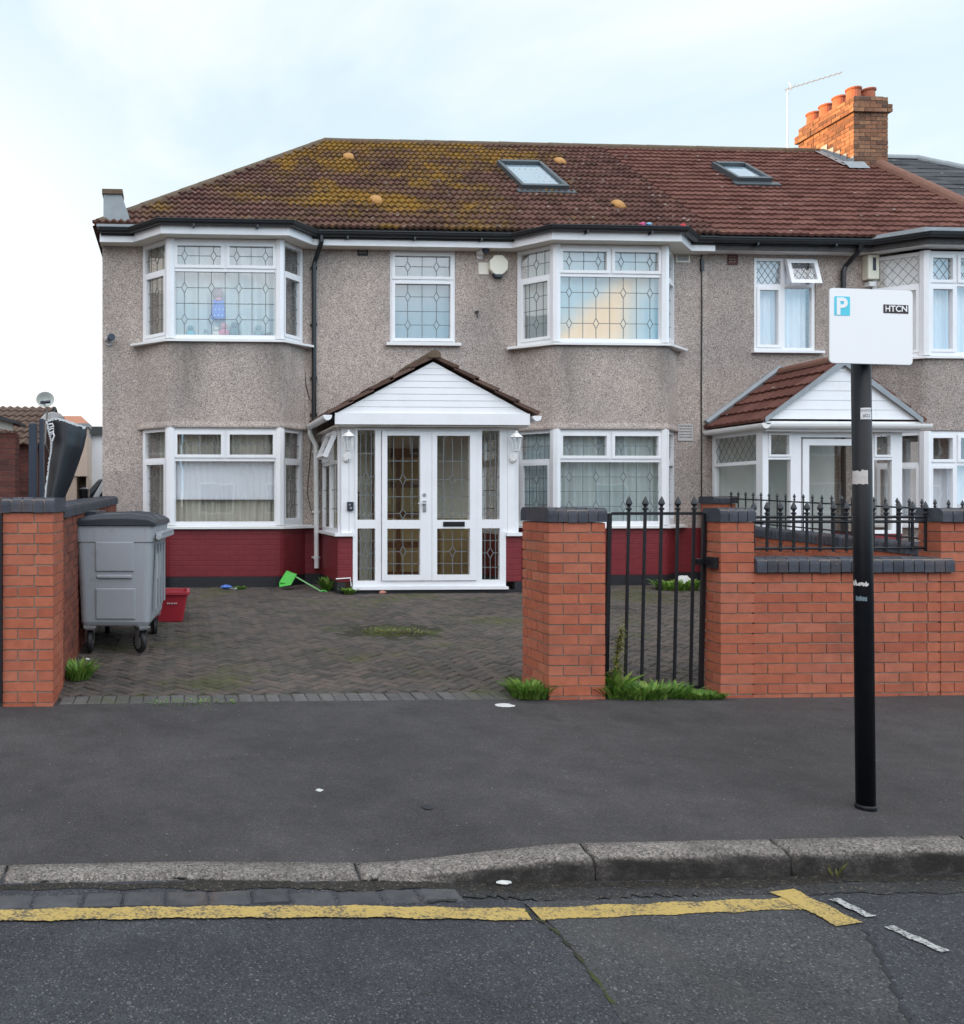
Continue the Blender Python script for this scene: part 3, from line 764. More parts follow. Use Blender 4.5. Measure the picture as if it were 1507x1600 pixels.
# granite kerb stones
KJ = [-2.4,-.745,.77,1.76,2.62,3.5,4.4,5.6]
KL = ['low worn granite kerb stone at the corner of the picture','long flush granite kerb stone in front of the bin and drive','ramped granite kerb stone that rises from flush to full height',
      'full height granite kerb stone with rounded worn end','full height granite kerb stone with a pale mortar joint, nearest the sign pole','dark full height kerb stone at the edge of the picture','',''] 
for i in range(5):
    x0, x1 = KJ[i]+.004, KJ[i+1]-.004; nx = max(8,int((x1-x0)/.02)); rn = random.Random(i+40); vs = []; prof = []
    for k in range(nx+1):
        x = x0+(x1-x0)*k/nx; y, z = kY(x), kZ(x); e = min(1, min(x-x0, x1-x)/.022); e = 1-(1-e)**2; dr = .018*(1-e)
        wv = lambda s: .004*math.sin(x*9+s+i)+.003*math.sin(x*23+s*2)+rn.uniform(-.002,.002)
        low = z < -.1; rr = .022
        P = [(.0,-.22),(.0+wv(0)*.7,-.155),(.004+wv(1)*.7,(z-.05) if not low else -.15),(.006+wv(2),z-rr-dr*.7),(.018+wv(3)*.5,z-.007-dr+wv(4)*.4),(.040,z-dr+wv(5)*.4),(.10,z+.001-dr+wv(6)*.4),(.150,z-.001),(.158,z-.03),(.158,-.22)]
        for dy, zz in P: vs.append((x, y+dy, zz))
    n = 10; fs = [(k*n+j,(k+1)*n+j,(k+1)*n+j+1,k*n+j+1) for k in range(nx) for j in range(n-1)]+[tuple(range(n)), tuple(range((nx+1)*n-1, nx*n-1, -1))]
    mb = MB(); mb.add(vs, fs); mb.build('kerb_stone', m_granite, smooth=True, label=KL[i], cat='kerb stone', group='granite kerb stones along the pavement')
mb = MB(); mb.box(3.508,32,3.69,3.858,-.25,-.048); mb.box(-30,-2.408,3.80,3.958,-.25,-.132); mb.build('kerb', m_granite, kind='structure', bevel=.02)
# road markings and tarmac patches
def ribbon(name, pts, wd, mat, z, wob=.004, n=60, seed=0, kind='structure'):
    rn = random.Random(seed); vs = []; P = []
    for i in range(len(pts)-1):
        for k in range(n+(i == len(pts)-2)): t = k/n; P.append((pts[i][0]+(pts[i+1][0]-pts[i][0])*t, pts[i][1]+(pts[i+1][1]-pts[i][1])*t))
    for i, p in enumerate(P):
        a, b = P[max(0,i-1)], P[min(len(P)-1,i+1)]; dx, dy = b[0]-a[0], b[1]-a[1]; l = math.hypot(dx,dy); nx, ny = -dy/l, dx/l
        for s in (1,-1):
            q = wd/2*s+rn.uniform(-wob,wob)+wob*1.2*math.sin(i*.21+s); vs.append((p[0]+nx*q, p[1]+ny*q, z))
    mb = MB(); mb.add(vs, [(2*i,2*i+1,2*i+3,2*i+2) for i in range(len(P)-1)]); return mb.build(name, mat, kind=kind, fix=False)
RZ = -.150
def RP(u, v, z=RZ):                                # a point of the road surface
    d = F*(CZ-z)/(v-PY); xc = (u-PX)/F*d; return (xc*CT+d*ST, d*CT-xc*ST)
ribbon('yellow_line', [(-12,3.50),RP(0,1431),RP(300,1426),RP(560,1425),RP(826,1430)], .098, m_yellow, RZ+.0035, seed=1, n=70)
ribbon('yellow_line', [RP(838,1430),RP(1050,1421),RP(1245,1413)], .098, m_yellow, RZ+.0055, seed=2)
ribbon('yellow_line_end_bar', [RP(1222,1394),RP(1328,1447)], .115, m_yellow, RZ+.008, seed=3)
ribbon('white_bay_dash', [RP(1303,1406),RP(1362,1434)], .042, m_wpaint, RZ+.0055, wob=.003, seed=4)
ribbon('white_bay_dash', [RP(1388,1449),RP(1478,1489)], .042, m_wpaint, RZ+.0055, wob=.003, seed=5)
def flat(name, poly, mat, z):
    mb = MB(); mb.add([(x,y,z) for x,y in poly], [tuple(range(len(poly)))]); return mb.build(name, mat, kind='structure')
ribbon('gutter_grime', [(x_, kY(x_)-.040) for x_ in (-2.3,0,.4,.8,1.2,1.6,2.4,3.4)], .085, m_grime, -.1520, wob=.014, n=20, seed=15)
ribbon('gutter_grime', [(x_, kY(x_)-.11-.02*math.sin(x_*3)) for x_ in (1.0,1.4,1.9,2.4,3.0,3.6)], .13, m_grime2, -.1528, wob=.02, n=20, seed=16)
flat('road_patch', [RP(818,1410),RP(868,1450),RP(905,1497),RP(975,1600),RP(1440,1640),RP(1395,1540),RP(1362,1470),RP(1335,1436),RP(1232,1398)], m_road2, RZ+.002)
ribbon('road_joint', [RP(822,1424),RP(868,1455),RP(905,1497),RP(960,1570)], .010, m_joint, RZ+.004, wob=.004, seed=8)
ribbon('road_joint', [RP(1352,1455),RP(1372,1490),RP(1400,1550),RP(1430,1620)], .012, m_bitumen, RZ+.004, wob=.005, seed=9)
mb = MB(); a = RP(668,1261,-.075); mb.add([(a[0]+.028*math.cos(t*.5236+.2)*(1+.12*math.sin(3*t)), a[1]+.036*math.sin(t*.5236+.2), -.0735) for t in range(12)]+[(a[0],a[1],-.069)], [(i,(i+1)%12,12) for i in range(12)])
mb.build('tar_spot', m_bitumen, kind='structure')

# ------------------------------------------------------------------ the double fronted house
W0 = 13.36; YB = 12.93; XL, XP = -1.13, 8.10; GZ = .20
H1 = thing('pebbledashed_house', 'wide pebbledashed end house with mossy hipped roof, two bays and maroon plinth', 'house', (3.5,13.5,GZ))
cwx0, cwx1 = UX(610,W0), UX(712,W0); cwz0, cwz1 = VZ(660,536,W0), VZ(660,392,W0)
mb = MB()
mb.box(XL,cwx0,W0,W0+.25,GZ,5.30); mb.box(cwx1,XP,W0,W0+.25,GZ,5.30); mb.box(cwx0,cwx1,W0,W0+.25,GZ,cwz0); mb.box(cwx0,cwx1,W0,W0+.25,cwz1,5.30)
mb.box(XL,XL+.25,W0+.25,20.6,GZ,5.30); mb.box(XL+.25,XP,20.4,20.6,GZ,5.30); mb.box(XP-.1,XP,W0+.25,20.4,GZ,5.30)
mb.build('wall', m_pebble, H1)
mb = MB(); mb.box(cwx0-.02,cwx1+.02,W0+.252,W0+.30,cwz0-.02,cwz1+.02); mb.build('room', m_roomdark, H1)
def bay_body(house, bay, z0, z1, mat, o=.05, name='bay', yb=YB):
    A,B,C_,D = bay; mb = MB()
    P = [(A-.085,W0+.01),(B-.035,yb-o),(C_+.035,yb-o),(D+.085,W0+.01)]
    # rendered corners are softly rounded
    Q = [P[0]]
    for i in (1,2):
        a, p, b = Vector(P[i-1]), Vector(P[i]), Vector(P[i+1]); d1 = (a-p).normalized()*.09; d2 = (b-p).normalized()*.09
        for t in (0,.33,.67,1): Q.append(tuple((p+d1)*(1-t)**2+2*t*(1-t)*p+(p+d2)*t*t))
    Q.append(P[3])
    mb.prism(Q, z0, z1); return mb.build(name, mat, house)
LZ0, LZ1, UZ0, UZ1 = 1.11, 2.52, 3.80, 5.235
for i, b in enumerate(BAYS):
    A,B,C_,D = b; plan = [(A,W0),(B,YB),(C_,YB),(D,W0)]
    bay_body(H1, b, LZ1+.004, UZ0-.052, m_pebble, name='bay_wall')
    mb = MB(); mb.sweep([(A-.085,W0),(B-.035,YB-.05),(C_+.035,YB-.05),(D+.085,W0)], [(-.03,LZ1+.0),(.022,LZ1+.0),(.024,LZ1+.025),(.001,LZ1+.09),(-.03,LZ1+.09)]); mb.build('drip_edge', m_pebble, H1)
    bay_body(H1, b, .372, LZ0-.052, m_maroon, o=.045, name='plinth')
    bay_body(H1, b, GZ-.12, .37, m_bitumen, o=.058, name='damp_course')
    dk = MB(); inn = [(A+.10,W0-.004),(B+.09,YB+.16),(C_-.09,YB+.16),(D-.10,W0-.004)]
    for (z0, z1, zt) in ((LZ0,LZ1,2.06),(UZ0,UZ1,4.79)):
        f = bay_window(H1, plan, z0, z1, zt, (P_TOP, None if (i == 0 and z0 < 3) else P_BIG, P_CT, P_CB))
        if z0 > 3:
            if i == 0:
                drapes(f, [plan[1],plan[2]], z0, z1, m_net, .14, .016, .13, s0=0, s1=.56, seed=3)
                drapes(f, [plan[1],plan[2]], z0, z1, m_net, .16, .03, .2, s0=.5, s1=1, seed=4, zfun=lambda t: 3.84+.40*abs(t-.52)**1.6)
                drapes(f, [plan[0],plan[1]], z0, z1, m_drape, .14, .02, .1, seed=5); drapes(f, [plan[2],plan[3]], z0, z1, m_net, .12, .02, .12, s0=.0, s1=.45, seed=6)
            else:
                drapes(f, plan, z0, z1, m_net, .10, .008, .15, seed=7)
        elif i == 0:
            drapes(f, plan, z0, z1, m_drape, .16, .022, .10, seed=8)
            lc = MB(); fr, L = frame_of(plan[1], plan[2]); O, r, n = fr; N = 150; vs = []
            for k in range(N+1):
                a = .05+(L-.1)*k/N; d = -.075+.010*math.sin(a/.09*6.28)
                zb = 1.475+.012*abs(math.sin(a/.05*3.14))
                for z in (zb, 1.72, 2.05): vs.append((O[0]+r[0]*a+n[0]*d, O[1]+r[1]*a+n[1]*d, z))
            lc.add(vs, [q for k in range(N) for q in ((3*k,3*k+3,3*k+4,3*k+1),(3*k+1,3*k+4,3*k+5,3*k+2))]); lc.build('lace_curtain', m_net_w, f, smooth=True, fix=False)
        else:
            drapes(f, plan, z0, z1, m_net, .11, .02, .11, seed=9)
# low plinth and damp course on the flat wall between the bays
for x0, x1 in ((XL,-.57),(1.885,2.16),(4.45,5.09),(7.61,XP)):
    mb = MB(); mb.box(x0,x1,W0-.02,W0-.001,.372,1.05); mb.build('plinth', m_maroon, H1)
    mb = MB(); mb.box(x0,x1,W0-.03,W0-.0005,GZ-.1,.37); mb.build('damp_course', m_bitumen, H1)
# centre window over the porch
Fm, G, Ld = MB(), MB(), MB(); fr = ((cwx0,W0+.045),(1,0),(0,-1)); L = cwx1-cwx0; zt = VZ(660,437.5,W0)
Fm.lbox(fr,0,.03,cwz0,cwz1,-.03,.03); Fm.lbox(fr,L-.03,L,cwz0,cwz1,-.03,.03); Fm.lbox(fr,.03,L-.03,cwz0,cwz0+.03,-.03,.029); Fm.lbox(fr,.03,L-.03,cwz1-.03,cwz1,-.03,.029); Fm.lbox(fr,.03,L-.03,zt-.012,zt+.012,-.03,.028)
light((Fm,G,Ld), fr, .03, L-.03, zt+.012, cwz1-.03, True, ([.24,.5,.76],(0,2),[.5],(0,)))
light((Fm,G,Ld), fr, .03, L-.03, cwz0+.03, zt-.012, True, ([.24,.5,.76],(0,2),[.25,.5,.77],(0,2)))
f = Fm.build('window', m_upvc, H1); G.build('pane', m_glass, f, fix=False); Ld.build('leading', m_lead, f, fix=False)
mb = MB(); mb.box(cwx0-.07,cwx1+.07,W0-.07,W0-.001,cwz0-.045,cwz0-.005); mb.build('sill', m_upvc_old, f)
drapes(f, [(cwx0,W0+.1),(cwx1,W0+.1)], cwz0, cwz1, m_net_g, .05, .006, .2, seed=12)
# eaves: fascia, soffit, gutter round the bays
EL = [(XL-.02,13.16),(-.66,13.16),(-.24,12.70),(1.56,12.70),(1.98,13.16),(4.98,13.16),(5.40,12.70),(7.30,12.70),(7.72,13.16),(XP,13.16)]
mb = MB(); mb.sweep(EL, [(0,5.24),(.022,5.24),(.022,5.36),(0,5.36)]); mb.build('fascia', m_upvc, H1)
mb = MB(); mb.sweep(EL, [(-.255,5.242),(-.002,5.242),(-.002,5.262),(-.255,5.262)]); mb.build('soffit', m_soffit, H1)
def gutter(pts, house, mat, z, off=.085, r=.056, name='gutter', step=.85):
    mb = MB(); mb.sweep(pts, [(off+r*math.cos(t), z+r*math.sin(t)*1.0) for t in [math.pi*(1+k/8) for k in range(9)]]+[(off+r*1.12,z+.012),(off+r*1.12,z+.022),(off-r,z+.022)])
    for i in range(len(pts)-1):                      # brackets
        p, q = pts[i], pts[i+1]; L = math.hypot(q[0]-p[0],q[1]-p[1]); n = int(L/step); fr, L = frame_of(p, q)
        for k in range(n):
            a = (k+.5)*L/n; mb.lbox(fr, a-.014, a+.014, z-r-.028, z-r*.4, .024, off+.03)
    return mb.build(name, mat, house)
gutter(EL, H1, m_black, 5.405)
mb = MB(); mb.box(XL,XP,13.11,13.158,5.33,5.488); mb.build('eaves_board', m_bitumen, H1)
mb = MB()
for (A,B,C_,D), x in zip(BAYS, (0,1)):               # flat felted tops of the bays
    mb.prism([(A-.16,13.18),(B-.12,12.715),(C_+.10,12.715),(D+.16,13.18),(D+.16,13.45),(A-.16,13.45)], 5.365, 5.47)
mb.build('bay_top', m_bitumen, H1)
# roof
EV, RG = (13.08,5.47), (17.0,8.33); XRD = 2.77; LS = math.hypot(RG[0]-EV[0], RG[1]-EV[1])
mb = MB(); tile_slope(mb, XL-.12, XP, EV, RG, .235, .105, .030, hipL=(XL-.12,XRD), tile=.21, lift=.042); mb.build('roof', m_roof, H1, fix=False)
mb = MB(); mb.add([(XL-.12,13.08,5.45),(XRD,17,8.31),(XL-.12,20.92,5.45),(XP,20.92,5.45),(XP,17,8.31)], [(0,1,2),(2,1,4,3)]); mb.build('roof', m_roof, H1, fix=False)
mb = MB(); capping(mb, (XL-.05,13.12,5.52), (XRD,17,8.35), .085); capping(mb, (XRD,17,8.35), (XP,17,8.35), .085); mb.build('ridge_tiles', m_hiptile, H1)
def on_roof(u, v, e=0):
    """where the photo ray meets the front roof slope"""
    k = (RG[1]-EV[1])/(RG[0]-EV[0]); xr = (u-PX)/F; zr = (PY-v)/F
    dx, dy = xr*CT+ST, CT-xr*ST; d = (EV[1]-k*EV[0]-CZ+e)/(zr-k*dy); return (dx*d, dy*d, CZ+zr*d)
def roof_window(house, ul, ur, vt, vb, hd):
    p, q = on_roof(ul, vb), on_roof(ur, vb); t = on_roof((ul+ur)/2-40, vt)
    s, c = (RG[1]-EV[1])/LS, (RG[0]-EV[0])/LS; Wd = q[0]-p[0]; Hh = hd
    P = lambda a, t_, h: (p[0]+a, p[1]+c*t_-s*h, p[2]+s*t_+c*h)
    mb = MB()
    def bx(a0,a1,t0,t1,h0,h1,m=0): mb.add([P(a0,t0,h0),P(a1,t0,h0),P(a1,t1,h0),P(a0,t1,h0),P(a0,t0,h1),P(a1,t0,h1),P(a1,t1,h1),P(a0,t1,h1)], [(0,3,2,1),(4,5,6,7),(0,1,5,4),(1,2,6,5),(2,3,7,6),(3,0,4,7)], m)
    bx(0,.06,0,Hh,-.02,.12); bx(Wd-.06,Wd,0,Hh,-.02,.12); bx(.06,Wd-.06,0,.09,-.02,.118); bx(.06,Wd-.06,Hh-.10,Hh,-.02,.135); bx(-.09,Wd+.09,-.16,-.002,.02,.055)
    f = mb.build('roof_window', m_navy2, house)
    g = MB(); g.add([P(.06,.09,.085),P(Wd-.06,.09,.085),P(Wd-.06,Hh-.10,.085),P(.06,Hh-.10,.085)], [(0,1,2,3)]); g.build('pane', m_roofglass, f, fix=False)
    g = MB(); g.add([P(.055,.085,.068),P(Wd-.055,.085,.068),P(Wd-.055,Hh-.095,.068),P(.055,Hh-.095,.068)], [(0,1,2,3)]); g.build('sky_sheen_sheet', m_net, f, fix=False)  # pale sheet added under the glass for the look of reflected sky

roof_window(H1, 813.5, 886, 256, 300, 1.45)
for u, v in ((545,250),(588,318),(875,257),(966,325)):   # vent tiles
    p = on_roof(u, v); mb = MB(); mb.lathe([(.0,-.16),(.085,-.15),(.10,0),(.105,.14),(.10,.15)], (0,0,0), 10, ax='y')
    s, c = (RG[1]-EV[1])/LS, (RG[0]-EV[0])/LS
    mb.warp(lambda x,y,z: (p[0]+x*.95, p[1]+c*y*.75-s*(z*.5+.05), p[2]+s*y*.75+c*(z*.5+.05))); mb.build('vent_tile', simple('ochre_vent_tile', (.42,.22,.07), .85, var=.25, scale=20), H1, smooth=True)
# parapet stub on the corner with its lead flashing
mb = MB(); y0 = 13.15
mb.xz([(UX(162,y0),VZ(170,352,y0)),(UX(204,y0),VZ(204,350,y0)),(UX(202,y0),VZ(204,338,y0)),(UX(190,y0),VZ(190,303,y0)),(UX(162,y0),VZ(165,303,y0))], y0, y0+.28)
f = mb.build('parapet', m_flash, H1)
mb = MB(); mb.box(UX(160,y0),UX(192,y0),y0-.03,y0+.31,VZ(165,303.2,y0),VZ(165,296,y0)); mb.build('coping', m_hiptile, f)
mb = MB()
mb.box(XL-.06,-.60,13.05,13.22,5.44,5.475); mb.build('eaves_flashing', m_flash, H1)
# rainwater pipes
dp = MB(); X0, Y1 = UX(502,13.1), W0-.06; X1 = UX(491,Y1)
dp.tube([(X0,13.075,5.38),(X0,13.075,5.27),(X0-.01,13.10,5.22),(X1+.015,Y1-.01,5.05),(X1,Y1,4.98),(X1,Y1,2.60)], .036, 12)
for z in (4.95,4.1,3.3,2.75): dp.lathe([(.045,z-.02),(.045,z+.02)], (X1+.002,Y1,0), 12); dp.box(X1-.055,X1+.055,Y1+.02,W0,z-.012,z+.012)
dp.build('downpipe', m_black, H1, smooth=False, label='black downpipe')
# air vents
def vent(house, u, v, wd, hh, mat, frame=None, n=3):
    x, z = UX(u,W0), VZ(u,v,W0); mb = MB(); b = .018
    mb.box(x-wd/2,x+wd/2,W0-.012,W0+.01,z-hh/2,z-hh/2+b); mb.box(x-wd/2,x+wd/2,W0-.012,W0+.01,z+hh/2-b,z+hh/2); mb.box(x-wd/2,x-wd/2+b,W0-.012,W0+.01,z-hh/2+b,z+hh/2-b); mb.box(x+wd/2-b,x+wd/2,W0-.012,W0+.01,z-hh/2+b,z+hh/2-b)
    ih = (hh-2*b)/n
    for k in range(n): mb.box(x-wd/2+b,x+wd/2-b,W0-.009,W0-.001,z-hh/2+b+k*ih,z-hh/2+b+k*ih+ih*.55, 1)
    return mb.build('air_vent', [frame or mat, mat], house)
m_ventred = simple('red_brown_vent', (.10,.03,.025), .7); m_ventgrey = simple('pale_vent', (.45,.45,.45), .6)
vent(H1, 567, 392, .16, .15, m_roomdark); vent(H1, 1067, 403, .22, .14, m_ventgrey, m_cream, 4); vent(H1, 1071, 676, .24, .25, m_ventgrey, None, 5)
# loose cables on the wall
mb = MB(); x = UX(1096,W0); mb.tube([(x,W0-.01,VZ(1095,388,W0)),(x+.004,W0-.012,4.3),(x-.004,W0-.011,3.2),(x,W0-.011,1.2)], .009, 6)
mb.box(x-.022,x+.022,W0-.045,W0-.001,VZ(1095,424,W0),VZ(1095,405,W0)); mb.build('cable', m_black, H1)
mb = MB(); P = [(475,560),(478,600),(483,622),(492,632),(486,700),(480,770),(487,800)]; mb.tube([(UX(u,W0),W0-.012,VZ(u,v,W0)) for u,v in P], .006, 6)
mb.tube([(UX(u,W0),W0-.012,VZ(u,v,W0)) for u,v in [(500,690),(504,740),(503,760),(508,790)]], .006, 6); mb.build('cable', m_black, H1)
# iron hook with its rust run
mb = MB(); mb.tube([(UX(745,W0),W0-.02,VZ(745,486,W0)),(UX(745,W0),W0-.035,VZ(745,498,W0))], .009, 6); mb.box(UX(742.5,W0),UX(748,W0),W0-.03,W0,VZ(745,489,W0),VZ(745,486,W0)); mb.build('hook', m_iron, H1)

# ---- porch
YP = 11.91
sp = lambda x: UX(450+x/3.349, YP)
zp = lambda y: VZ(672, 540+y/3.349, YP)
xl, xr = sp(262), sp(1224); pz0 = .22; zs = zp(985); ztop = zp(428)
mb = MB()
xa, xb = sp(340), sp(1140)
mb.box(xl,xl+.11,YP+.0,W0,.372,zs-.03); mb.box(xl+.11,xa-.002,YP,YP+.11,.372,zs-.03); mb.build('porch_plinth', m_maroon, H1)
mb = MB(); mb.box(xr-.11,xr,YP,W0,.372,zs-.03); mb.box(xb+.002,xr-.11,YP,YP+.11,.372,zs-.03)
mb.build('porch_plinth', m_maroon, H1)
mb = MB(); o = .012
mb.box(xl-o,xl+.10,YP-o,W0,pz0-.1,.37); mb.box(xr-.10,xr+o,YP-o,W0,pz0-.1,.37); mb.box(xl+.10,xr-.10,YP-o,YP+.11,pz0-.1,zp(1278)); mb.build('damp_course', m_bitumen, H1)
mb = MB(); mb.box(xl-.05,xl+.13,YP-.05,W0,zs-.03,zs+.012); mb.box(xl+.13,xa-.003,YP-.05,YP+.12,zs-.03,zs+.0118); mb.box(xr-.13,xr+.05,YP-.05,W0,zs-.03,zs+.012); mb.box(xb+.003,xr-.13,YP-.05,YP+.12,zs-.03,zs+.0118); mb.build('porch_sill', m_upvc, H1)
pa, pb = sp(280), sp(1190)
for a, b in ((pa, sp(362)), (sp(1110), pb)):           # clad panels beside the doors (grooved boards)
    n = 2; mb = MB()
    for k in range(n): mb.box(a+(b-a)*k/n+.002, a+(b-a)*(k+1)/n-.002, YP+.004+.002*k, YP+.06, zs+.013, ztop)
    mb.build('porch_panel', m_upvc, H1)
zA, zB = zp(1276), zp(430)
mb = MB(); Y0, Y1 = YP-.012, YP+.06
def px(a, b, c, d, y0=Y0): mb.box(sp(a), sp(b), y0, Y1, zp(d), zp(c))
px(340,364,970,1260); px(352,364,430,970); px(457,488,430,1260); px(986,1015,430,1260); px(1108,1140,970,1260); px(1108,1120,430,970)
px(364,457,430,444,Y0+.001); px(488,986,430,447,Y0+.001); px(1015,1108,430,443,Y0+.001)
px(364,457,911,956,Y0+.001); px(1015,1108,910,956,Y0+.001); px(364,457,1229,1260,Y0+.001); px(1015,1108,1227,1260,Y0+.001); px(488,986,1230,1260,Y0+.001)
mb.build('porch_frame', m_upvc, H1)
mb = MB(); mb.box(sp(335),sp(1148),YP-.055,YP+.06,zp(1275),zp(1261)); mb.build('threshold', m_upvc, H1)
frP = ((0,YP+.02),(1,0),(0,-1))
def glass_set(parent, rects, pats):
    G, Ld = MB(), MB()
    for (a,b,c,d), pt in zip(rects, pats):
        quad(G, frP, sp(a), sp(b), zp(d), zp(c), 0); leading(Ld, frP, sp(a), sp(b), zp(d), zp(c), *pt, d=.005, w=.010)
    return G, Ld
PD1 = ([.22,.5,.78],(1,),[.155,.30,.535,.72,.92],(2,)); PD1 = ([.22,.5,.78],(1,),[.075,.275,.48,.70],(0,2)); PD2 = ([.22,.5,.78],(1,),[.24,.50,.76],(1,))
for rects in ([(364,457,444,911),(364,457,956,1229)], [(1015,1108,443,910),(1015,1108,956,1227)]):
    G, Ld = glass_set(None, rects, (([.28,.62],(),[.075,.275,.48,.70],()) if False else ([.2,.5,.8],(1,),[.06,.275,.48,.74],(0,2)), ([.2,.5,.8],(1,),[.24,.52,.76],(1,))))
    f = G.build('sidelight', m_glass_d, H1, fix=False); Ld.build('leading', m_lead2 if 'm_lead2' in globals() else m_lead, f, fix=False)
for k, (a, b, g0, g1) in enumerate(((491,722,518,690),(752,984,778,950))):
    mb = MB(); y0 = YP-.034; Yq = YP+.03
    bx = lambda a_,b_,c_,d_,e=0: mb.box(sp(a_),sp(b_),y0+e,Yq,zp(d_),zp(c_))
    bx(a,g0,449,1228); bx(g1,b,449,1228); bx(g0,g1,449,472,.001); bx(g0,g1,912,957,.001); bx(g0,g1,1199,1228,.001)
    d = mb.build('door', m_upvc, H1)
    G, Ld = glass_set(None, [(g0,g1,472,912),(g0,g1,957,1199)], (PD1,PD2)); G.build('pane', m_glass_d, d, fix=False); Ld.build('leading', m_lead, d, fix=False)
    if k == 0:
        mb = MB(); x, z = sp(711), zp(840); mb.box(x-.022,x+.022,y0-.012,y0+.002,z-.075,z+.075); mb.tube([(x,y0-.012,z+.035),(x,y0-.05,z+.035),(x-.10,y0-.052,z+.035)], .010, 8); mb.lathe([(.014,y0-.02),(.014,y0-.01)], (x,0,z-.045), 10, ax='y')
        mb.build('door_handle', m_galv, d)
        mb = MB(); mb.lathe([(.022,y0-.014),(.024,y0-.004),(.024,y0+.003)], (x,0,zp(781)), 14, ax='y'); mb.build('door_lock', m_galv, d)
    else:
        mb = MB(); mb.box(sp(809),sp(921),y0-.010,y0+.003,zp(946),zp(921)); mb.box(sp(815),sp(915),y0-.018,y0-.0095,zp(941),zp(926)); mb.build('letter_slot', m_black, d)
mb = MB(); px2 = lambda: 0
mb.box(sp(722)+.002,sp(752)-.002,YP-.028,YP+.03,zp(1228),zp(449)); mb.build('door_mullion', m_upvc, H1)
# porch sides
for X, sg in ((xl+.045, -1), (xr-.045, 1)):
    Fm, G, Ld = MB(), MB(), MB(); z0, z1 = zs+.013, ztop; zt = zp(605)
    fr = ((X,W0-.02),(0,-1),(-1,0)) if sg < 0 else ((X,YP+.075),(0,1),(1,0)); L = W0-.02-YP-.075
    for a in (0, L*.5-.0275, L-.055): Fm.lbox(fr, a, a+.055, z0, z1, -.03, .03)
    for a in (.055, L*.5+.0275):
        b = a+L*.5-.0825; Fm.lbox(fr,a,b,z0,z0+.055,-.03,.029); Fm.lbox(fr,a,b,z1-.055,z1,-.03,.029); Fm.lbox(fr,a,b,zt-.025,zt+.025,-.03,.028)
        light((Fm,G,Ld), fr, a, b, z0+.055, zt-.025, False, ([.3,.7],(),[.3,.6],()))
        if sg > 0 or a < .1: light((Fm,G,Ld), fr, a, b, zt+.025, z1-.055, True, P_CT)
    f = Fm.build('porch_window', m_upvc, H1); G.build('pane', m_glass_d, f, fix=False); Ld.build('leading', m_lead, f, fix=False)
    if sg < 0:                                       # the top light swung open on its top edge
        Fm, G, Ld = MB(), MB(), MB(); a = L*.5+.0275; b = L-.055; h = z1-.055-(zt+.025); light((Fm,G,Ld), fr, a, b, z1-.055-h, z1-.055, True, P_CT)
        for q in (Fm, G, Ld):
            t = R(24); zc = z1-.055
            q.warp(lambda x,y,z: (X-.035+(x-X)*math.cos(t)-(zc-z)*math.sin(t), y, zc-(zc-z)*math.cos(t)-(x-X)*math.sin(t)))
        f2 = Fm.build('open_light', m_upvc, H1); G.build('pane', m_glass_d, f2, fix=False); Ld.build('leading', m_lead, f2, fix=False)
# inside of the porch: hall front seen through the glass
mb = MB(); mb.box(xl+.12,xr-.12,YP+.1,W0-.002,.2,.27); mb.build('porch_floor', simple('porch_floor_tile', (.16,.10,.06), .5, var=.4), H1)
mb = MB(); mb.box(xl+.12,xr-.12,W0-.03,W0-.004,.27,ztop); mb.build('hall_front', m_magn, H1)
mb = MB(); a, b = sp(560), sp(860); mb.box(a,b,W0-.075,W0-.031,.27,2.25,0)
for i in range(2):
    for j in range(4):
        xx = a+.06+(b-a-.06)*i/2; zz = .40+j*.45; mb.box(xx,xx+(b-a)/2-.1,W0-.09,W0-.0755,zz,zz+.36,1)
mb.build('inner_door', [m_wood, m_ochre], H1)
mb = MB()
for k in range(3): mb.box(sp(395+k*20),sp(440+k*5),W0-.25-.12*k,W0-.20-.12*k,.27,.6+.5*k,0)
mb.box(sp(930),sp(1100),W0-.30,W0-.05,.27,1.2,1); mb.box(xl+.16,xl+.5,W0-.3,W0-.05,.27,1.3,1)
mb.build('hall_panel', [m_wood, m_ochre], H1)
# gable and roof
YG = YP-.16
gx = lambda x: UX(450+x/3.349, YG); gz = lambda y: VZ(672, 540+y/3.349, YG)
mb = MB(); mb.box(gx(246),gx(1265),YG-.02,YG+.03,gz(414),gz(355)); mb.build('porch_fascia', m_upvc, H1)
ax, az, bz = gx(762), gz(84), gz(355); hw = (gx(1265)-gx(246))/2; mb = MB(); n = 8
for k in range(n):
    z0 = bz+(az-bz)*k/n+.0015; z1 = bz+(az-bz)*(k+1)/n; w0 = hw*(1-k/n)*.985; w1 = hw*(1-(k+1)/n)*.985; y = YG+.012
    mb.add([(ax-w0,y-.005,z0),(ax+w0,y-.005,z0),(ax+w1+.001,y,z1),(ax-w1-.001,y,z1),(ax-w0,y+.04,z0),(ax+w0,y+.04,z0),(ax+w1+.001,y+.04,z1),(ax-w1-.001,y+.04,z1)], [(0,1,2,3),(4,7,6,5),(0,4,5,1),(2,6,7,3),(0,3,7,4),(1,5,6,2)])
mb.build('porch_gable', m_upvc, H1)
mb = MB(); mb.box(xl-.06,xr+.06,YG+.03,W0,ztop,ztop+.02); mb.build('porch_ceiling', m_soffit, H1)
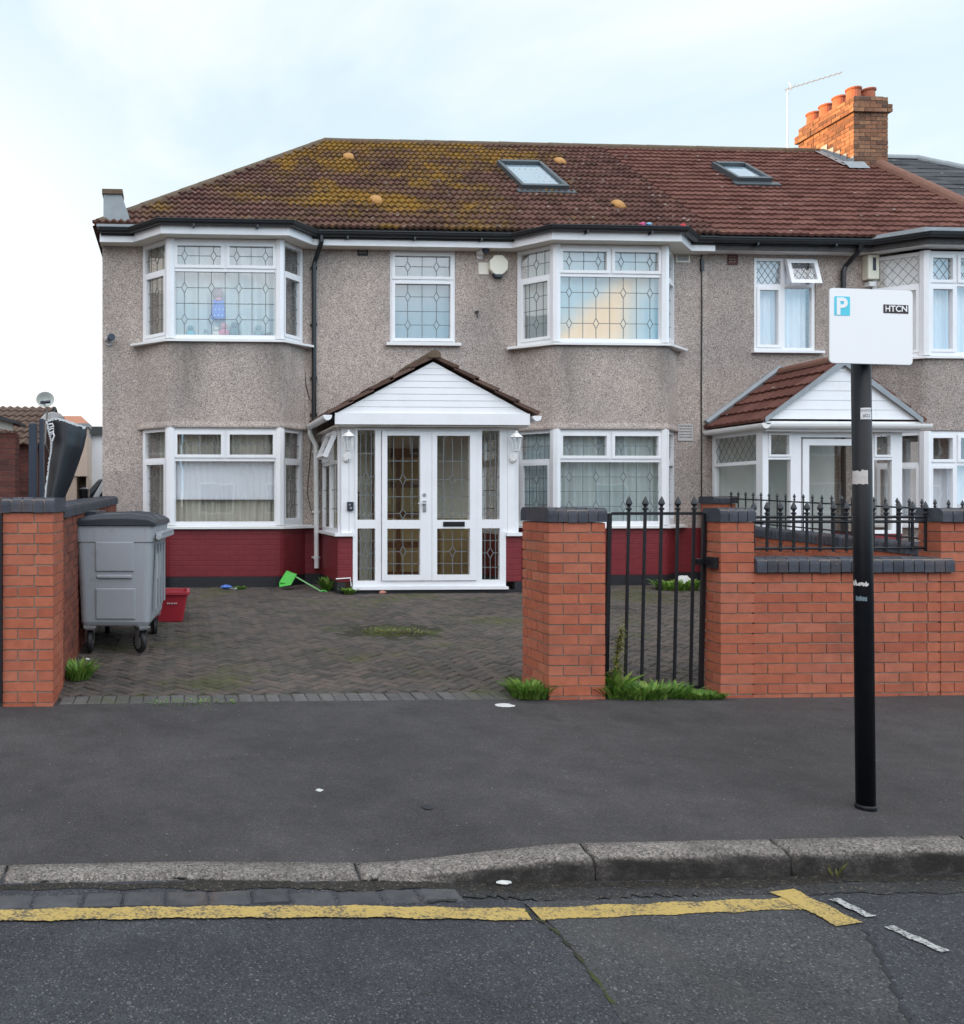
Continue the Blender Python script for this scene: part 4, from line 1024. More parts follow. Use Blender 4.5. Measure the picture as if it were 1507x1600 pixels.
def porch_roof(house, ax, apz, ex, ez, y0, y1, mat, name='porch_roof', n=5, th=.036):
    mb = MB(); uv = []
    for sg in (-1, 1):
        W_, Hh = ex, apz-ez; L = math.hypot(W_, Hh); c, s = W_/L, Hh/L
        for k in range(n):
            t0, t1 = L*k/n, L*(k+1)/n+.05              # measured down from the ridge
            P = lambda t, h, y: (ax+sg*(c*t+s*h), y, apz-s*t+c*h)
            rn = random.Random(k)
            yy = y0; j = 0
            while yy < y1-.01:
                ye = min(yy+.30, y1); q = rn.uniform(-.004,.004)
                prof = []
                m_ = 8
                vs = []
                for t, up in ((t0,.0),(t1,.034)):
                    for z_ in range(m_+1):
                        y = yy+(ye-yy)*z_/m_; h = up+q+.016*(.5+.5*math.cos(2*math.pi*2*z_/m_)); vs.append(P(t,h,y))
                for z_ in range(m_+1):
                    y = yy+(ye-yy)*z_/m_; vs.append(P(t1,.034+q-th,y))
                for z_ in range(m_+1):
                    y = yy+(ye-yy)*z_/m_; vs.append(P(t0,-th*.6,y))
                w_ = m_+1; fs = []
                for z_ in range(m_): fs += [(z_,z_+1,w_+z_+1,w_+z_),(w_+z_,w_+z_+1,2*w_+z_+1,2*w_+z_),(2*w_+z_,2*w_+z_+1,3*w_+z_+1,3*w_+z_)]
                fs += [(0,w_,2*w_,3*w_),(m_,3*w_+m_,2*w_+m_,w_+m_)]
                mb.add(vs, fs); uv += [(j+.5, k+.5+20*sg)]*len(vs); yy = ye; j += 1
    mb.uv = uv
    o = mb.build(name, mat, house)
    cp = MB(); capping(cp, (ax,y0-.02,apz+.035), (ax,y1,apz+.035), .085, .4); cp.build('ridge_tiles', m_hipred if mat is m_roof3 else m_hiptile, o)
    return o
porch_roof(H1, ax, gz(58), hw+.05, gz(350), YG-.05, W0, m_roof4, 'porch_roof')
for sg, x in ((-1, gx(205)), (1, gx(1297))):
    mb = MB(); z = gz(372); rr = .058
    pr = [(rr*math.cos(t), rr*math.sin(t)) for t in [math.pi*(1+k/8) for k in range(9)]]+[(rr,.012),(-rr,.012)]
    mb.xz([(x+a, z+b) for a, b in pr], YG-.06, W0-.03); mb.build('porch_gutter', m_upvc, H1)
xd, yd = gx(205)+.0, W0-.10
mb = MB(); mb.tube([(xd,yd,gz(372)-.03),(xd,yd,gz(372)-.12),(UX(494,yd),yd,2.28),(UX(495,yd),yd,.46)], .037, 12)
for z in (2.2,1.3,.62): mb.lathe([(.046,z-.022),(.046,z+.022)], (UX(494.5,yd),yd,0), 12); mb.box(UX(494.5,yd)-.06,UX(494.5,yd)+.06,yd+.02,W0,z-.012,z+.012)
mb.build('downpipe', m_upvc_old, H1, label='white downpipe')
mb = MB(); mb.tube([(sp(250),YP-.03,zp(1218)),(sp(325),YP-.03,zp(1213)),(sp(330),YP-.035,zp(1255))], .009, 6); mb.build('waste_pipe', m_upvc_old, H1)

# ------------------------------------------------------------------ neighbour's house
H2 = thing('neighbour_house', 'grey pebbledashed terraced house with clean brown roof, skylight and tall brick chimney', 'house', (10.6,13.5,GZ))
XE = 13.15
wx0, wx1 = UX(1179,W0), UX(1275,W0); wz0, wz1 = VZ(1225,548,W0), VZ(1225,403,W0)
mb = MB(); mb.box(XP+.002,wx0,W0+.003,W0+.25,GZ,5.32); mb.box(wx1,XE,W0+.003,W0+.25,GZ,5.32); mb.box(wx0,wx1,W0+.003,W0+.25,GZ,wz0); mb.box(wx0,wx1,W0+.003,W0+.25,wz1,5.32); mb.box(XP+.002,XE,20.4,20.6,GZ,5.32); mb.box(XE-.2,XE,W0+.25,20.4,GZ,5.32)
mb.build('wall', m_pebble2, H2)
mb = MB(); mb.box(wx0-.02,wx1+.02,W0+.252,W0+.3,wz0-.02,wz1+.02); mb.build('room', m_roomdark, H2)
Fm, G, Ld = MB(), MB(), MB(); fr = ((wx0,W0+.05),(1,0),(0,-1)); L = wx1-wx0; zt = VZ(1225,446,W0); xm = L*.475
for a, b in ((0,.05),(xm-.03,xm+.03),(L-.05,L)): Fm.lbox(fr,a,b,wz0,wz1,-.03,.03)
for a, b in ((.05,xm-.03),(xm+.03,L-.05)):
    Fm.lbox(fr,a,b,wz0,wz0+.05,-.03,.029); Fm.lbox(fr,a,b,wz1-.045,wz1,-.03,.029); Fm.lbox(fr,a,b,zt-.025,zt+.025,-.03,.028)
light((Fm,G,Ld), fr, .05, xm-.03, zt+.025, wz1-.045, False, ('lat',.10,.14)); light((Fm,G,Ld), fr, .05, xm-.03, wz0+.05, zt-.025, True, None); light((Fm,G,Ld), fr, xm+.03, L-.05, wz0+.05, zt-.025, False, None)
f = Fm.build('window', m_upvc, H2); G.build('pane', m_glass, f, fix=False); Ld.build('leading', m_lead, f, fix=False)
mb = MB(); mb.box(wx0-.05,wx1+.1,W0-.07,W0,wz0-.04,wz0-.004); mb.build('sill', m_upvc, f)
drapes(f, [(wx0,W0+.1),(wx1,W0+.1)], wz0, wz1, m_net_w, .06, .015, .09, seed=21)
Fm, G, Ld = MB(), MB(), MB(); light((Fm,G,Ld), fr, xm+.02, L-.01, zt, wz1-.02, True, ('lat',.10,.14), .06)
for q in (Fm,G,Ld):
    t = R(17); zc = wz1-.02; yc = W0+.0
    q.warp(lambda x,y,z: (x, yc+(y-yc-.05)*math.cos(t)-(zc-z)*math.sin(t), zc-(zc-z)*math.cos(t)-(y-yc-.05)*math.sin(t)*-1))
f2 = Fm.build('open_light', m_upvc, H2); G.build('pane', m_glass, f2, fix=False); Ld.build('leading', m_lead, f2, fix=False)
B3 = (10.75,11.22,12.60,13.07)
A,B,C_,D = B3; plan = [(A,W0),(B,YB),(C_,YB),(D,W0)]
bay_body(H2, B3, 2.52, UZ0-.2, m_pebble2, name='bay_wall'); bay_body(H2, B3, GZ-.1, 1.05, m_pebble2, name='bay_base')
LAT = ('lat',.13,.17)
for z0, z1, zt, pt in ((3.65,5.22,4.72,(LAT,None,LAT,None)),(1.11,2.51,2.02,(None,None,None,None))):
    f = bay_window(H2, plan, z0, z1, zt, pt, nlights=3, sashes=True); drapes(f, plan, z0+.03, z1 if z0 > 3 else 2.02, m_net_w, .12, .016, .09, seed=int(z0*9))
E2 = [(XP+.001,13.16),(10.55,13.16),(11.05,12.70),(12.75,12.70),(13.15,13.16)]
mb = MB(); mb.sweep(E2, [(0,5.26),(.022,5.26),(.022,5.37),(0,5.37)]); mb.build('fascia', simple('peeling_dark_fascia', (.05,.045,.045), .7, var=.9, scale=14), H2)
mb = MB(); mb.sweep(E2, [(-.25,5.262),(-.002,5.262),(-.002,5.28),(-.25,5.28)]); mb.build('soffit', m_upvc_old, H2)
gutter(E2, H2, m_black, 5.40)
mb = MB(); mb.box(XP+.003,XE,13.11,13.158,5.33,5.488); mb.build('eaves_board', m_bitumen, H2)
mb = MB(); mb.prism([(10.45,13.20),(10.97,12.64),(12.75,12.64),(13.15,13.2),(13.15,13.5),(10.45,13.5)], 5.428, 5.50); mb.build('bay_top', m_flash, H2)
mb = MB(); xq = UX(1318,W0-.06); mb.tube([(UX(1345,13.08),13.075,5.36),(UX(1345,13.08),13.09,5.28),(xq+.03,W0-.07,5.08),(xq,W0-.06,5.0),(xq,W0-.06,.4)], .036, 12); mb.build('downpipe', m_black, H2)
vent(H2, 1145, 406, .16, .15, m_ventred); 
mb = MB(); tile_slope(mb, XP, XE, EV, RG, .235, .125, .014, tile=.25, shape=3.0, seed=5, lift=.038); mb.build('roof', m_roof2, H2, fix=False)
mb = MB(); mb.add([(XP,17,8.31),(XE,17,8.31),(XE,20.92,5.45),(XP,20.92,5.45)], [(0,1,2,3)]); mb.build('roof', m_roof2, H2, fix=False)
mb = MB(); capping(mb, (XP,17,8.35), (12.55,17,8.35), .085); mb.build('ridge_tiles', m_hiptile, H2)
mb = MB(); capping(mb, (XE,16.18,7.80), (XE,13.05,5.50), .12, .4); mb.build('party_tiles', m_hipred, H2)
roof_window(H2, 1150, 1203, 264, 288, .95)
ch = MB(); cx0, cx1, cy0, cy1 = 12.63, 13.30, 16.15, 17.65; zc0 = 7.25; ztp = 9.08
n0 = int((8.80-zc0)/.075); brick_box(ch, cx0, cx1, cy0, cy1, zc0, n0, 3, jit=.004); zz = zc0+n0*.075
brick_box(ch, cx0-.05, cx1+.05, cy0-.05, cy1+.05, zz, 2, 4, jit=.004); zz += .15; brick_box(ch, cx0-.0, cx1+.0, cy0-.0, cy1+.0, zz, 2, 5, jit=.004); zz += .15
ch.box(cx0+.05,cx1-.05,cy0+.05,cy1-.05,zz-.01,zz+.03,1)
chim = ch.build('chimney', [m_brick_yl, m_mortar_dk], H2)
for x, y in [(cx0+.19,cy0+.25+.36*k) for k in range(4)]+[(cx1-.17,cy0+.28)]:
    p = MB(); p.lathe([(.125,zz),(.115,zz+.20),(.118,zz+.22),(.135,zz+.225),(.137,zz+.255),(.128,zz+.26),(.10,zz+.26),(.095,zz+.10)], (x,y,0), 18); p.build('chimney_pot', m_terra, chim, smooth=False)
mb = MB(); k = (RG[1]-EV[1])/(RG[0]-EV[0])
for j in range(5):
    y = cy0+.0+j*.17; zr = EV[1]+(y-EV[0])*k; mb.box(cx0-.012,cx0+.0,y,y+.16,zr-.02,zr+.22); mb.add([(cx0-.20,y,zr+.05),(cx0,y,zr+.05),(cx0,y+.18,zr+.185),(cx0-.20,y+.18,zr+.185)], [(0,1,2,3)])
zr = EV[1]+(cy0-.1-EV[0])*k; mb.add([(cx0-.2,cy0-.16,zr+.01),(cx0+.2,cy0-.16,zr+.01),(cx0+.2,cy0-.002,zr+.19),(cx0-.2,cy0-.002,zr+.19)], [(0,1,2,3)]); mb.build('flashing', m_flash, chim, fix=False)
# neighbour's porch
YQ = 12.15; qx = lambda u: UX(u,YQ); qz = lambda v: VZ(1300,v,YQ)
a, b = qx(1192), qx(1410); z0, z1 = 1.0, qz(672)
mb = MB(); mb.box(a,a+.1,YQ,W0,GZ-.1,z0); mb.box(a+.1,qx(1250),YQ,YQ+.1,GZ-.1,z0); mb.box(qx(1362),b,YQ,YQ+.1,GZ-.1,z0); mb.box(b-.1,b,YQ+.1,W0,GZ-.1,z0); mb.build('porch_base', m_maroon, H2)
Fm, G, Ld = MB(), MB(), MB(); fr = ((a,YQ+.03),(1,0),(0,-1)); ux = lambda u: qx(u)-a; zt = qz(716)
for u0, u1, zb in ((1192,1201,z0),(1236,1252,.3),(1360,1366,.3),(1394,1410,z0)): Fm.lbox(fr,ux(u0),ux(u1),zb,z1,-.05,.03)
for u0, u1 in ((1201,1236),(1366,1394)):
    Fm.lbox(fr,ux(u0),ux(u1),z0,z0+.05,-.05,.029); Fm.lbox(fr,ux(u0),ux(u1),zt-.02,zt+.02,-.05,.029); Fm.lbox(fr,ux(u0),ux(u1),z1-.04,z1,-.05,.029)
    light((Fm,G,Ld),fr,ux(u0),ux(u1),zt+.02,z1-.04,True,([.5],(0,),[.5],(0,)),.03); light((Fm,G,Ld),fr,ux(u0),ux(u1),z0+.05,zt-.02,False,None)
Fm.lbox(fr,ux(1252),ux(1360),z1-.10,z1,-.05,.029); 
f = Fm.build('porch_frame', m_upvc, H2); G.build('pane', m_glass_d, f, fix=False); Ld.build('leading', m_lead, f, fix=False)
mb = MB(); d0, d1 = ux(1254), ux(1358); zt2 = qz(686)
mb.lbox(fr,d0,d0+.09,.3,zt2,-.03,.045); mb.lbox(fr,d1-.09,d1,.3,zt2,-.03,.045); mb.lbox(fr,d0+.09,d1-.09,zt2-.09,zt2,-.03,.044); mb.lbox(fr,d0+.09,d1-.09,.3,.75,-.03,.04)
d = mb.build('door', m_upvc, H2); G = MB(); quad(G, fr, d0+.09, d1-.09, .75, zt2-.09, .01); quad(G, fr, d0, d1, zt2+.01, z1-.10, .0); G.build('pane', m_glass_d, d, fix=False)
mb = MB(); mb.lbox(fr,d1-.06,d1-.03,1.2,1.36,.045,.06); mb.build('door_handle', m_galv, d)
Fm, G, Ld = MB(), MB(), MB(); fr = ((a+.03,W0-.02),(0,-1),(-1,0)); L = W0-.02-YQ-.08; zt = qz(722)
for s0, s1 in ((0,.06),(L-.06,L)): Fm.lbox(fr,s0,s1,z0,z1,-.05,.03)
for h0, h1 in ((z0,z0+.05),(zt-.025,zt+.025),(z1-.05,z1)): Fm.lbox(fr,.06,L-.06,h0,h1,-.05,.029)
light((Fm,G,Ld),fr,.06,L-.06,zt+.025,z1-.05,False,LAT); light((Fm,G,Ld),fr,.06,L-.06,z0+.05,zt-.025,False,None)
f = Fm.build('porch_window', m_upvc, H2); G.build('pane', m_glass_d, f, fix=False); Ld.build('leading', m_lead, f, fix=False)
mb = MB(); mb.box(a+.12,b-.1,W0-.03,W0+.002,.2,z1); mb.build('hall_front', simple('hall_white', (.62,.63,.60), .6), H2)
mb = MB(); mb.box(qx(1275),qx(1330),W0-.07,W0-.031,.25,2.2); mb.build('inner_door', simple('inner_white_door', (.40,.42,.40), .4), H2)
YG2 = YQ-.12; g2x = lambda u: UX(u,YG2); g2z = lambda v: VZ(1315,v,YG2); ax2, az2, bz2 = g2x(1317), g2z(566), g2z(655); hw2 = (g2x(1436)-g2x(1197))/2
mb = MB(); n = 6
for k in range(n):
    z0_ = bz2+(az2-bz2)*k/n+.0015; z1_ = bz2+(az2-bz2)*(k+1)/n; w0 = hw2*(1-k/n)*.97; w1 = hw2*(1-(k+1)/n)*.97; y = YG2+.012
    mb.add([(ax2-w0,y-.005,z0_),(ax2+w0,y-.005,z0_),(ax2+w1+.001,y,z1_),(ax2-w1-.001,y,z1_),(ax2-w0,y+.04,z0_),(ax2+w0,y+.04,z0_),(ax2+w1+.001,y+.04,z1_),(ax2-w1-.001,y+.04,z1_)], [(0,1,2,3),(4,7,6,5),(0,4,5,1),(2,6,7,3),(0,3,7,4),(1,5,6,2)])
mb.build('porch_gable', m_upvc, H2)
porch_roof(H2, ax2, g2z(562), hw2+.03, g2z(655), YG2-.03, W0, m_roof3)
for sg in (-1,1):                                    # lead along the verge and up the wall
    mb = MB()
    mb.add([(ax2+sg*.0,YG2-.045,g2z(560)),(ax2+sg*(hw2+.03),YG2-.045,g2z(653)),(ax2+sg*(hw2+.03),YG2-.045,g2z(661)),(ax2,YG2-.045,g2z(571)),(ax2+sg*.0,YG2-.028,g2z(560)),(ax2+sg*(hw2+.03),YG2-.028,g2z(653)),(ax2+sg*(hw2+.03),YG2-.028,g2z(661)),(ax2,YG2-.028,g2z(571))],[(0,1,2,3),(4,5,6,7),(0,1,5,4),(2,3,7,6),(1,2,6,5)])
    P0, P1 = Vector((ax2,W0-.03,g2z(560)+.06)), Vector((ax2+sg*(hw2+.06),W0-.03,g2z(655)+.06)); mb.tube([P0, P1], .05, 6)
    mb.build('flashing', m_flash, H2)
rr = .06; pr = [(rr*math.cos(t), rr*math.sin(t)) for t in [math.pi*(1+k/8) for k in range(9)]]+[(rr,.014),(-rr,.014)]
mb = MB(); z = g2z(664); x0g, x1g = ax2-hw2-.06, ax2+hw2+.12
mb.xz([(x0g+p_, z+q_) for p_, q_ in pr], YG2-.10, W0-.02); mb.yz([(YG2-.04+p_, z+q_) for p_, q_ in pr], x0g, x1g); mb.box(x0g+.06,x1g-.1,YG2-.0,YG2+.06,z-.09,z+.05); mb.build('porch_gutter', m_upvc_old, H2)
mb = MB(); mb.box(a-.02,b+.02,YG2+.06,W0,z1,z1+.02); mb.build('porch_ceiling', m_soffit, H2)

# ------------------------------------------------------------------ slate roofed house beyond
H3 = thing('slate_roofed_house', 'terraced house with dark slate hipped roof showing beyond the brick chimney', 'house', (16,15,GZ))
mb = MB(); mb.box(XE+.01,18.4,W0+.05,20.5,GZ,5.3); mb.build('wall', m_pebble2, H3)
EV_, RG_ = EV, RG
mb = MB(); tile_slope(mb, XE+.02, 18.6, (13.08,5.35), (17.0,8.24), .24, .30, .003, hipR=(18.6,14.6), tile=.30, lift=.014); mb.build('roof', m_slate, H3, fix=False)
mb = MB(); mb.add([(18.6,13.08,5.35),(18.6,20.9,5.35),(14.6,17,8.24),(XE,17,8.24),(XE,20.9,5.35)], [(0,1,2),(1,4,3,2)]); mb.build('roof', m_slate, H3, fix=False)
mb = MB(); capping(mb, (13.25,17,8.27), (14.6,17,8.27), .08); capping(mb, (14.6,17,8.27), (18.6,13.1,5.40), .08); mb.build('ridge_tiles', m_flash, H3)
# ------------------------------------------------------------------ front walls, piers, gate, railings
YW = 6.42
def pier(name, label, x0, x1, y0, y1, z0, n, seed, ncap, cap=.03, ch=.105, cat='pier'):
    t = thing(name, label, cat, ((x0+x1)/2,(y0+y1)/2,z0))
    mb = MB(); brick_box(mb, x0, x1, y0, y1, z0, n, seed); mb.build('brickwork', [m_brick, m_mortar], t)
    mb = MB(); zt = z0+n*.075; bullnose(mb, x0-cap, x1+cap, y0-cap, y1+cap, zt, zt+ch, ncap, 'x', seed); mb.build('coping', [m_blue, m_mortar], t); return zt+ch
pL = (UX(5,YW), UX(83,YW)); pM = (2.705, 3.125); pR = (UX(1126,YW), UX(1178,YW)); pE = (UX(1470,YW), UX(1470,YW)+.36)
pier('brick_pier', 'orange brick gate pier with blue bullnose coping beside the grey wheelie bin', pL[0], pL[1], YW, 7.0, -.05, 19, 1, 5, .018)
pier('brick_pier', 'freestanding orange brick pier between the open drive and the narrow iron gate', pM[0], pM[1], YW, 6.93, -.05, 18, 2, 6, .014)
tR = thing('front_wall', 'orange brick front wall with low blue coping, behind the sign pole', 'wall', (5,YW+.1,-.05))
mb = MB(); brick_box(mb, pR[0], pR[1], YW-.004, YW+.20, -.05, 18, 3); brick_box(mb, pE[0], pE[1]+.3, YW-.004, YW+.20, -.05, 18, 4); brick_box(mb, pR[1]+.002, pE[0]-.002, YW, YW+.196, -.05, 13, 5)
for c in range(3): pass
mb.build('brickwork', [m_brick, m_mortar], tR)
mb = MB(); bullnose(mb, pR[0]-.012, pR[1]+.012, YW-.015, YW+.225, 1.302, 1.405, 4, 'x', 3); bullnose(mb, pE[0]-.012, pE[1]+.3, YW-.03, YW+.225, 1.302, 1.405, 8, 'x', 4); bullnose(mb, pR[1]+.004, pE[0]+.09, YW-.032, YW+.215, .927, 1.035, 19, 'x', 5); mb.build('coping', [m_blue, m_mortar], tR)
# drive side wall running back to the corner of the house
tG = thing('garden_wall', 'long brick side wall with rounded blue coping running from the pier to the house corner', 'wall', (-1,10,0))
gx1 = pL[1]-.012; gx0 = gx1-.215
sh = lambda x,y,z: (x, y, z+(y-7.0)*.0165)
mb = MB(); brick_box(mb, gx0, gx1, 7.01, 13.10, -.03, 18, 6, jit=.003); mb.warp(sh); mb.build('brickwork', [m_brick_dk2 if 'm_brick_dk2' in globals() else m_brick, m_mortar_dk], tG)
mb = MB(); bullnose(mb, gx0-.02, gx1+.02, 7.01, 13.12, 1.322, 1.43, 78, 'y', 6); mb.warp(sh); mb.build('coping', [m_blue, m_mortar_dk], tG)
# party wall between the forecourts with its own railing
tB = thing('garden_wall', 'low brick party wall with sloping dark coping between the two forecourts', 'wall', (8,10,0))
BX = 8.0; zb = lambda y: .17+.036*(y-9.2)
mb = MB(); brick_box(mb, BX, BX+.2, 6.64, 12.9, 0, 11, 7); mb.warp(lambda x,y,z: (x,y,z+zb(y)-.13)); mb.build('brickwork', [m_brick, m_mortar], tB)
mb = MB(); bullnose(mb, BX-.02, BX+.22, 6.64, 12.9, .825, .955, 82, 'y', 8); mb.warp(lambda x,y,z: (x,y,z+zb(y)-.13)); mb.build('coping', [m_blue, m_mortar_dk], tB)
pier('brick_pier', 'weathered brick pier with dark cap against the house where the party wall ends', BX-.06, BX+.27, 12.91, 13.24, .15, 17, 9, 4, .03)
def spear(mb, x, y, z, s=1.0, tilt=0):
    mb.lathe([(.009*s,z-.125*s),(.009*s,z-.105*s),(.022*s,z-.098*s),(.022*s,z-.088*s),(.010*s,z-.082*s),(.012*s,z-.072*s),(.027*s,z-.055*s),(.020*s,z-.035*s),(.010*s,z-.015*s),(.001,z)], (x,y,0), 8, sq=.6)
def railing(label, pts, zt, zr, zb_, s, name='railing'):
    """bars at pts (x,y,dz) between two rails, spear heads on top"""
    c = pts[len(pts)//2]; t = thing(name, label, 'railing', (c[0],c[1],zb_))
    mb = MB(); a, b = pts[0], pts[-1]
    for z in zr: mb.tube([(a[0],a[1],z+a[2]),(b[0],b[1],z+b[2])], .009*s+.002, 4)
    mb.build('rail', m_iron, t)
    for x, y, dz in pts:
        mb = MB(); mb.box(x-.0075*s,x+.0075*s,y-.0075*s,y+.0075*s,zb_+dz,zt-.10*s+dz); spear(mb, x, y, zt+dz, s); mb.build('railing_bar', m_iron, t)
    return t
yr = YW+.09
railing('black iron railing with large spear heads standing on the front wall coping', [(pR[1]+.06+(pE[0]-pR[1]-.10)*k/13, yr, 0) for k in range(14)], 1.455, (1.335,1.30,1.10), 1.075, 1.0)
railing('black iron railing with smaller spear heads running back along the party wall', [(BX+.10, 7.0+5.75*k/34, zb(7.0+5.75*k/34)-.13) for k in range(35)], 1.44, (1.33,1.00), .93, .85)
tg = thing('iron_gate', 'narrow black iron gate with five spear topped bars, leaning slightly', 'gate', ((pM[1]+pR[0])/2, 6.60, .04))
yg = 6.60; g0, g1 = UX(950,yg), UX(1104,yg); lean = lambda x,y,z: (x+(z-1.40)*.021, y, z)
zt_, zb_ = VZ(1030,802,yg), VZ(1030,1077,yg)
mb = MB()
for x in (g0+.014, g1-.014): mb.box(x-.014,x+.014,yg-.014,yg+.014,zb_,zt_+(.0))
for z in (zt_, zb_+.015): mb.box(g0+.028,g1-.028,yg-.005,yg+.005,z-.013,z+.009)
mb.warp(lean); mb.build('gate_frame', m_iron, tg)
for u in (983,1008.5,1034,1059.5,1085):
    x = UX(u,yg); mb = MB(); mb.box(x-.009,x+.009,yg-.009,yg+.009,zb_+.02,zt_-.001); mb.box(x-.009,x+.009,yg-.009,yg+.009,zt_+.010,zt_+.02); spear(mb, x, yg, VZ(u,775,yg), 1.05); mb.warp(lean); mb.build('gate_bar', m_iron, tg)
mb = MB(); mb.box(pR[0]-.03,pR[0]+.022,yg-.16,yg-.05,VZ(1112,886,yg),VZ(1112,869,yg)); mb.box(pR[0]-.045,pR[0]-.028,yg-.09,yg-.06,VZ(1112,880,yg),VZ(1112,876,yg)); mb.box(pR[0]-.085,pR[0]-.03,yg-.03,yg+.015,VZ(1112,882,yg),VZ(1112,873,yg)); mb.build('latch', m_iron, tg)
tg2 = thing('iron_gate', 'black iron gate post edge beside the brick pier at the picture border', 'gate', (pL[0]-.3, YW+.1, .03))
mb = MB(); x1_ = pL[0]+.006
mb.box(x1_-.05,x1_-.008,YW-.03,YW+.02,.03,1.37); mb.box(x1_-1.0,x1_-.96,YW-.03,YW+.02,.03,1.37)
for z in (.08,1.30): mb.box(x1_-.96,x1_-.05,YW-.015,YW+.005,z,z+.035)
mb.build('gate_frame', m_iron, tg2)
for k in range(8): mb = MB(); x = x1_-.85+.1*k; mb.box(x-.008,x+.008,YW-.01,YW+.004,.115,1.30); mb.build('gate_bar', m_iron, tg2)

# ------------------------------------------------------------------ sign on its pole
PXs, PYs = 3.345, 4.20; pz = -.045
ts = thing('parking_sign', 'white parking sign on a tall black pole covered in torn stickers', 'sign', (PXs,PYs,pz))
lp = lambda x,y,z: (x-(z-0)*.011, y, z)
mb = MB(); mb.tube([(PXs,PYs,pz-.1),(PXs,PYs,2.42)], .0415, 28); mb.lathe([(.046,pz-.02),(.046,pz+.012),(.042,pz+.022)], (PXs,PYs,0), 24); mb.warp(lp); mb.build('pole', simple('black_pole_paint', (.006,.007,.010), .40, var=.5, scale=14, spec=.25, bump=.001, bscale=40), ts, smooth=False, bevel=0)
for p in bpy.data.objects['pole'].data.polygons: p.use_smooth = len(p.vertices) == 4
def patch(pts, name, mat, z0, z1, a0, a1, ragged=0, seed=0, label=None, off=.0012):
    rn = random.Random(seed); n = 14; vs = []
    for k in range(n+1):
        a = R(a0+(a1-a0)*k/n); rr = .0415+off
        t, b = z1-rn.uniform(0,ragged), z0+rn.uniform(0,ragged)*.4
        for z in (b, t): vs.append((PXs+rr*math.sin(a), PYs-rr*math.cos(a), z))
    mb = MB(); mb.add(vs, [(2*k,2*k+2,2*k+3,2*k+1) for k in range(n)]); mb.warp(lp); return mb.build(name, mat, ts, fix=False, label=label)
zq = lambda v: VZ(1347, v, PYs-.04)
m_stick = simple('sticker_paper', (.72,.72,.73), .6, var=.12, scale=30); m_stick2 = simple('torn_sticker', (.58,.55,.53), .8, var=.25, scale=40)
va = -34                                            # the side of the pole that faces the road and camera
patch(None, 'sticker', m_stick, zq(655), zq(637), va-10, va+60, 0, 1, 'square white sticker with faint grey print')
patch(None, 'sticker', m_stick2, zq(757), zq(733), va-72, va+28, .012, 2, 'torn grey sticker')
patch(None, 'sticker', m_stick2, zq(917), zq(906), va-75, va+25, .022, 3, 'thin torn sticker remnant')
patch(None, 'sticker', simple('faded_blue_scuff', (.14,.20,.24), .7, var=.5, scale=60), zq(940), zq(931), va-50, va+15, .01, 4, 'faded blue scuff of an old sticker')
mg = simple('faint_print', (.28,.28,.30), .7)
def on_pole(txt, v, size):
    q = text_mesh(txt, size, 'lettering', mg, Matrix.Identity(4), None, .0, 1.0, .0005); a0 = R(va+25); rr = .0435
    for p in q.data.vertices:
        a = a0+p.co.x/rr; z = zq(v)+p.co.y; p.co = Vector(lp(PXs+rr*math.sin(a), PYs-rr*math.cos(a), z))
    par(q, ts)
on_pole('#22', 649.5, .022); on_pole('HWC33', 641.5, .015)
ysn = PYs-.058; s0x, s1x = UX(1295,ysn), UX(1428,ysn); s0z, s1z = VZ(1360,568.5,ysn), VZ(1360,452,ysn)
def rrect(x0, x1, z0, z1, r, n=5):
    P = []
    for cx, cz, a0 in ((x1-r,z0+r,-90),(x1-r,z1-r,0),(x0+r,z1-r,90),(x0+r,z0+r,180)):
        for k in range(n+1): a = R(a0+90*k/n); P.append((cx+r*math.cos(a), cz+r*math.sin(a)))
    return P
sm = (s0x+s1x)/2
tw = lambda x,y,z: (x, y+(x-sm)*.03, z-(x-sm)*.012)
mb = MB(); mb.xz(rrect(s0x,s1x,s0z,s1z,.018), ysn, ysn+.003); mb.warp(tw); plate = mb.build('sign_plate', m_signw, ts)
mb = MB(); mb.xz(rrect(s0x-.002,s1x+.002,s0z-.002,s1z+.002,.019), ysn+.0031, ysn+.0052); mb.box(PXs-.06,PXs+.01,ysn+.0053,PYs-.03,s0z+.06,s0z+.09); mb.box(PXs-.06,PXs+.01,ysn+.0053,PYs-.03,s1z-.09,s1z-.06); mb.warp(tw); mb.build('sign_back', m_galv, ts)
x0, x1, z0, z1 = UX(1302.5,ysn), UX(1327.5,ysn), VZ(1315,494,ysn), VZ(1315,464,ysn)
mb = MB(); mb.xz(rrect(x0,x1,z0,z1,.006), ysn-.0012, ysn-.0002); mb.warp(tw); mb.build('blue_square', m_cyan, plate)
q = text_mesh('P', (z1-z0)*1.20, 'lettering', m_signw, Matrix.Translation(((x0+x1)/2-.004, ysn-.0022+((x0+x1)/2-sm)*.03, (z0+z1)/2-.004)) @ FACE, plate, .0006, 1.0, .0035)
x0, x1, z0, z1 = UX(1381,ysn), UX(1421,ysn), VZ(1400,489,ysn), VZ(1400,475.5,ysn)
mb = MB(); mb.box(x0,x1,ysn-.0012,ysn-.0002,z0,z1); mb.warp(tw); mb.build('black_plate', m_signblk, plate)
text_mesh('HTCN', (z1-z0)*.98, 'lettering', m_signw, Matrix.Translation(((x0+x1)/2, ysn-.0022+((x0+x1)/2-sm)*.03, (z0+z1)/2-((x0+x1)/2-sm)*.012)) @ FACE, plate, .0006, 1.0, .0007)

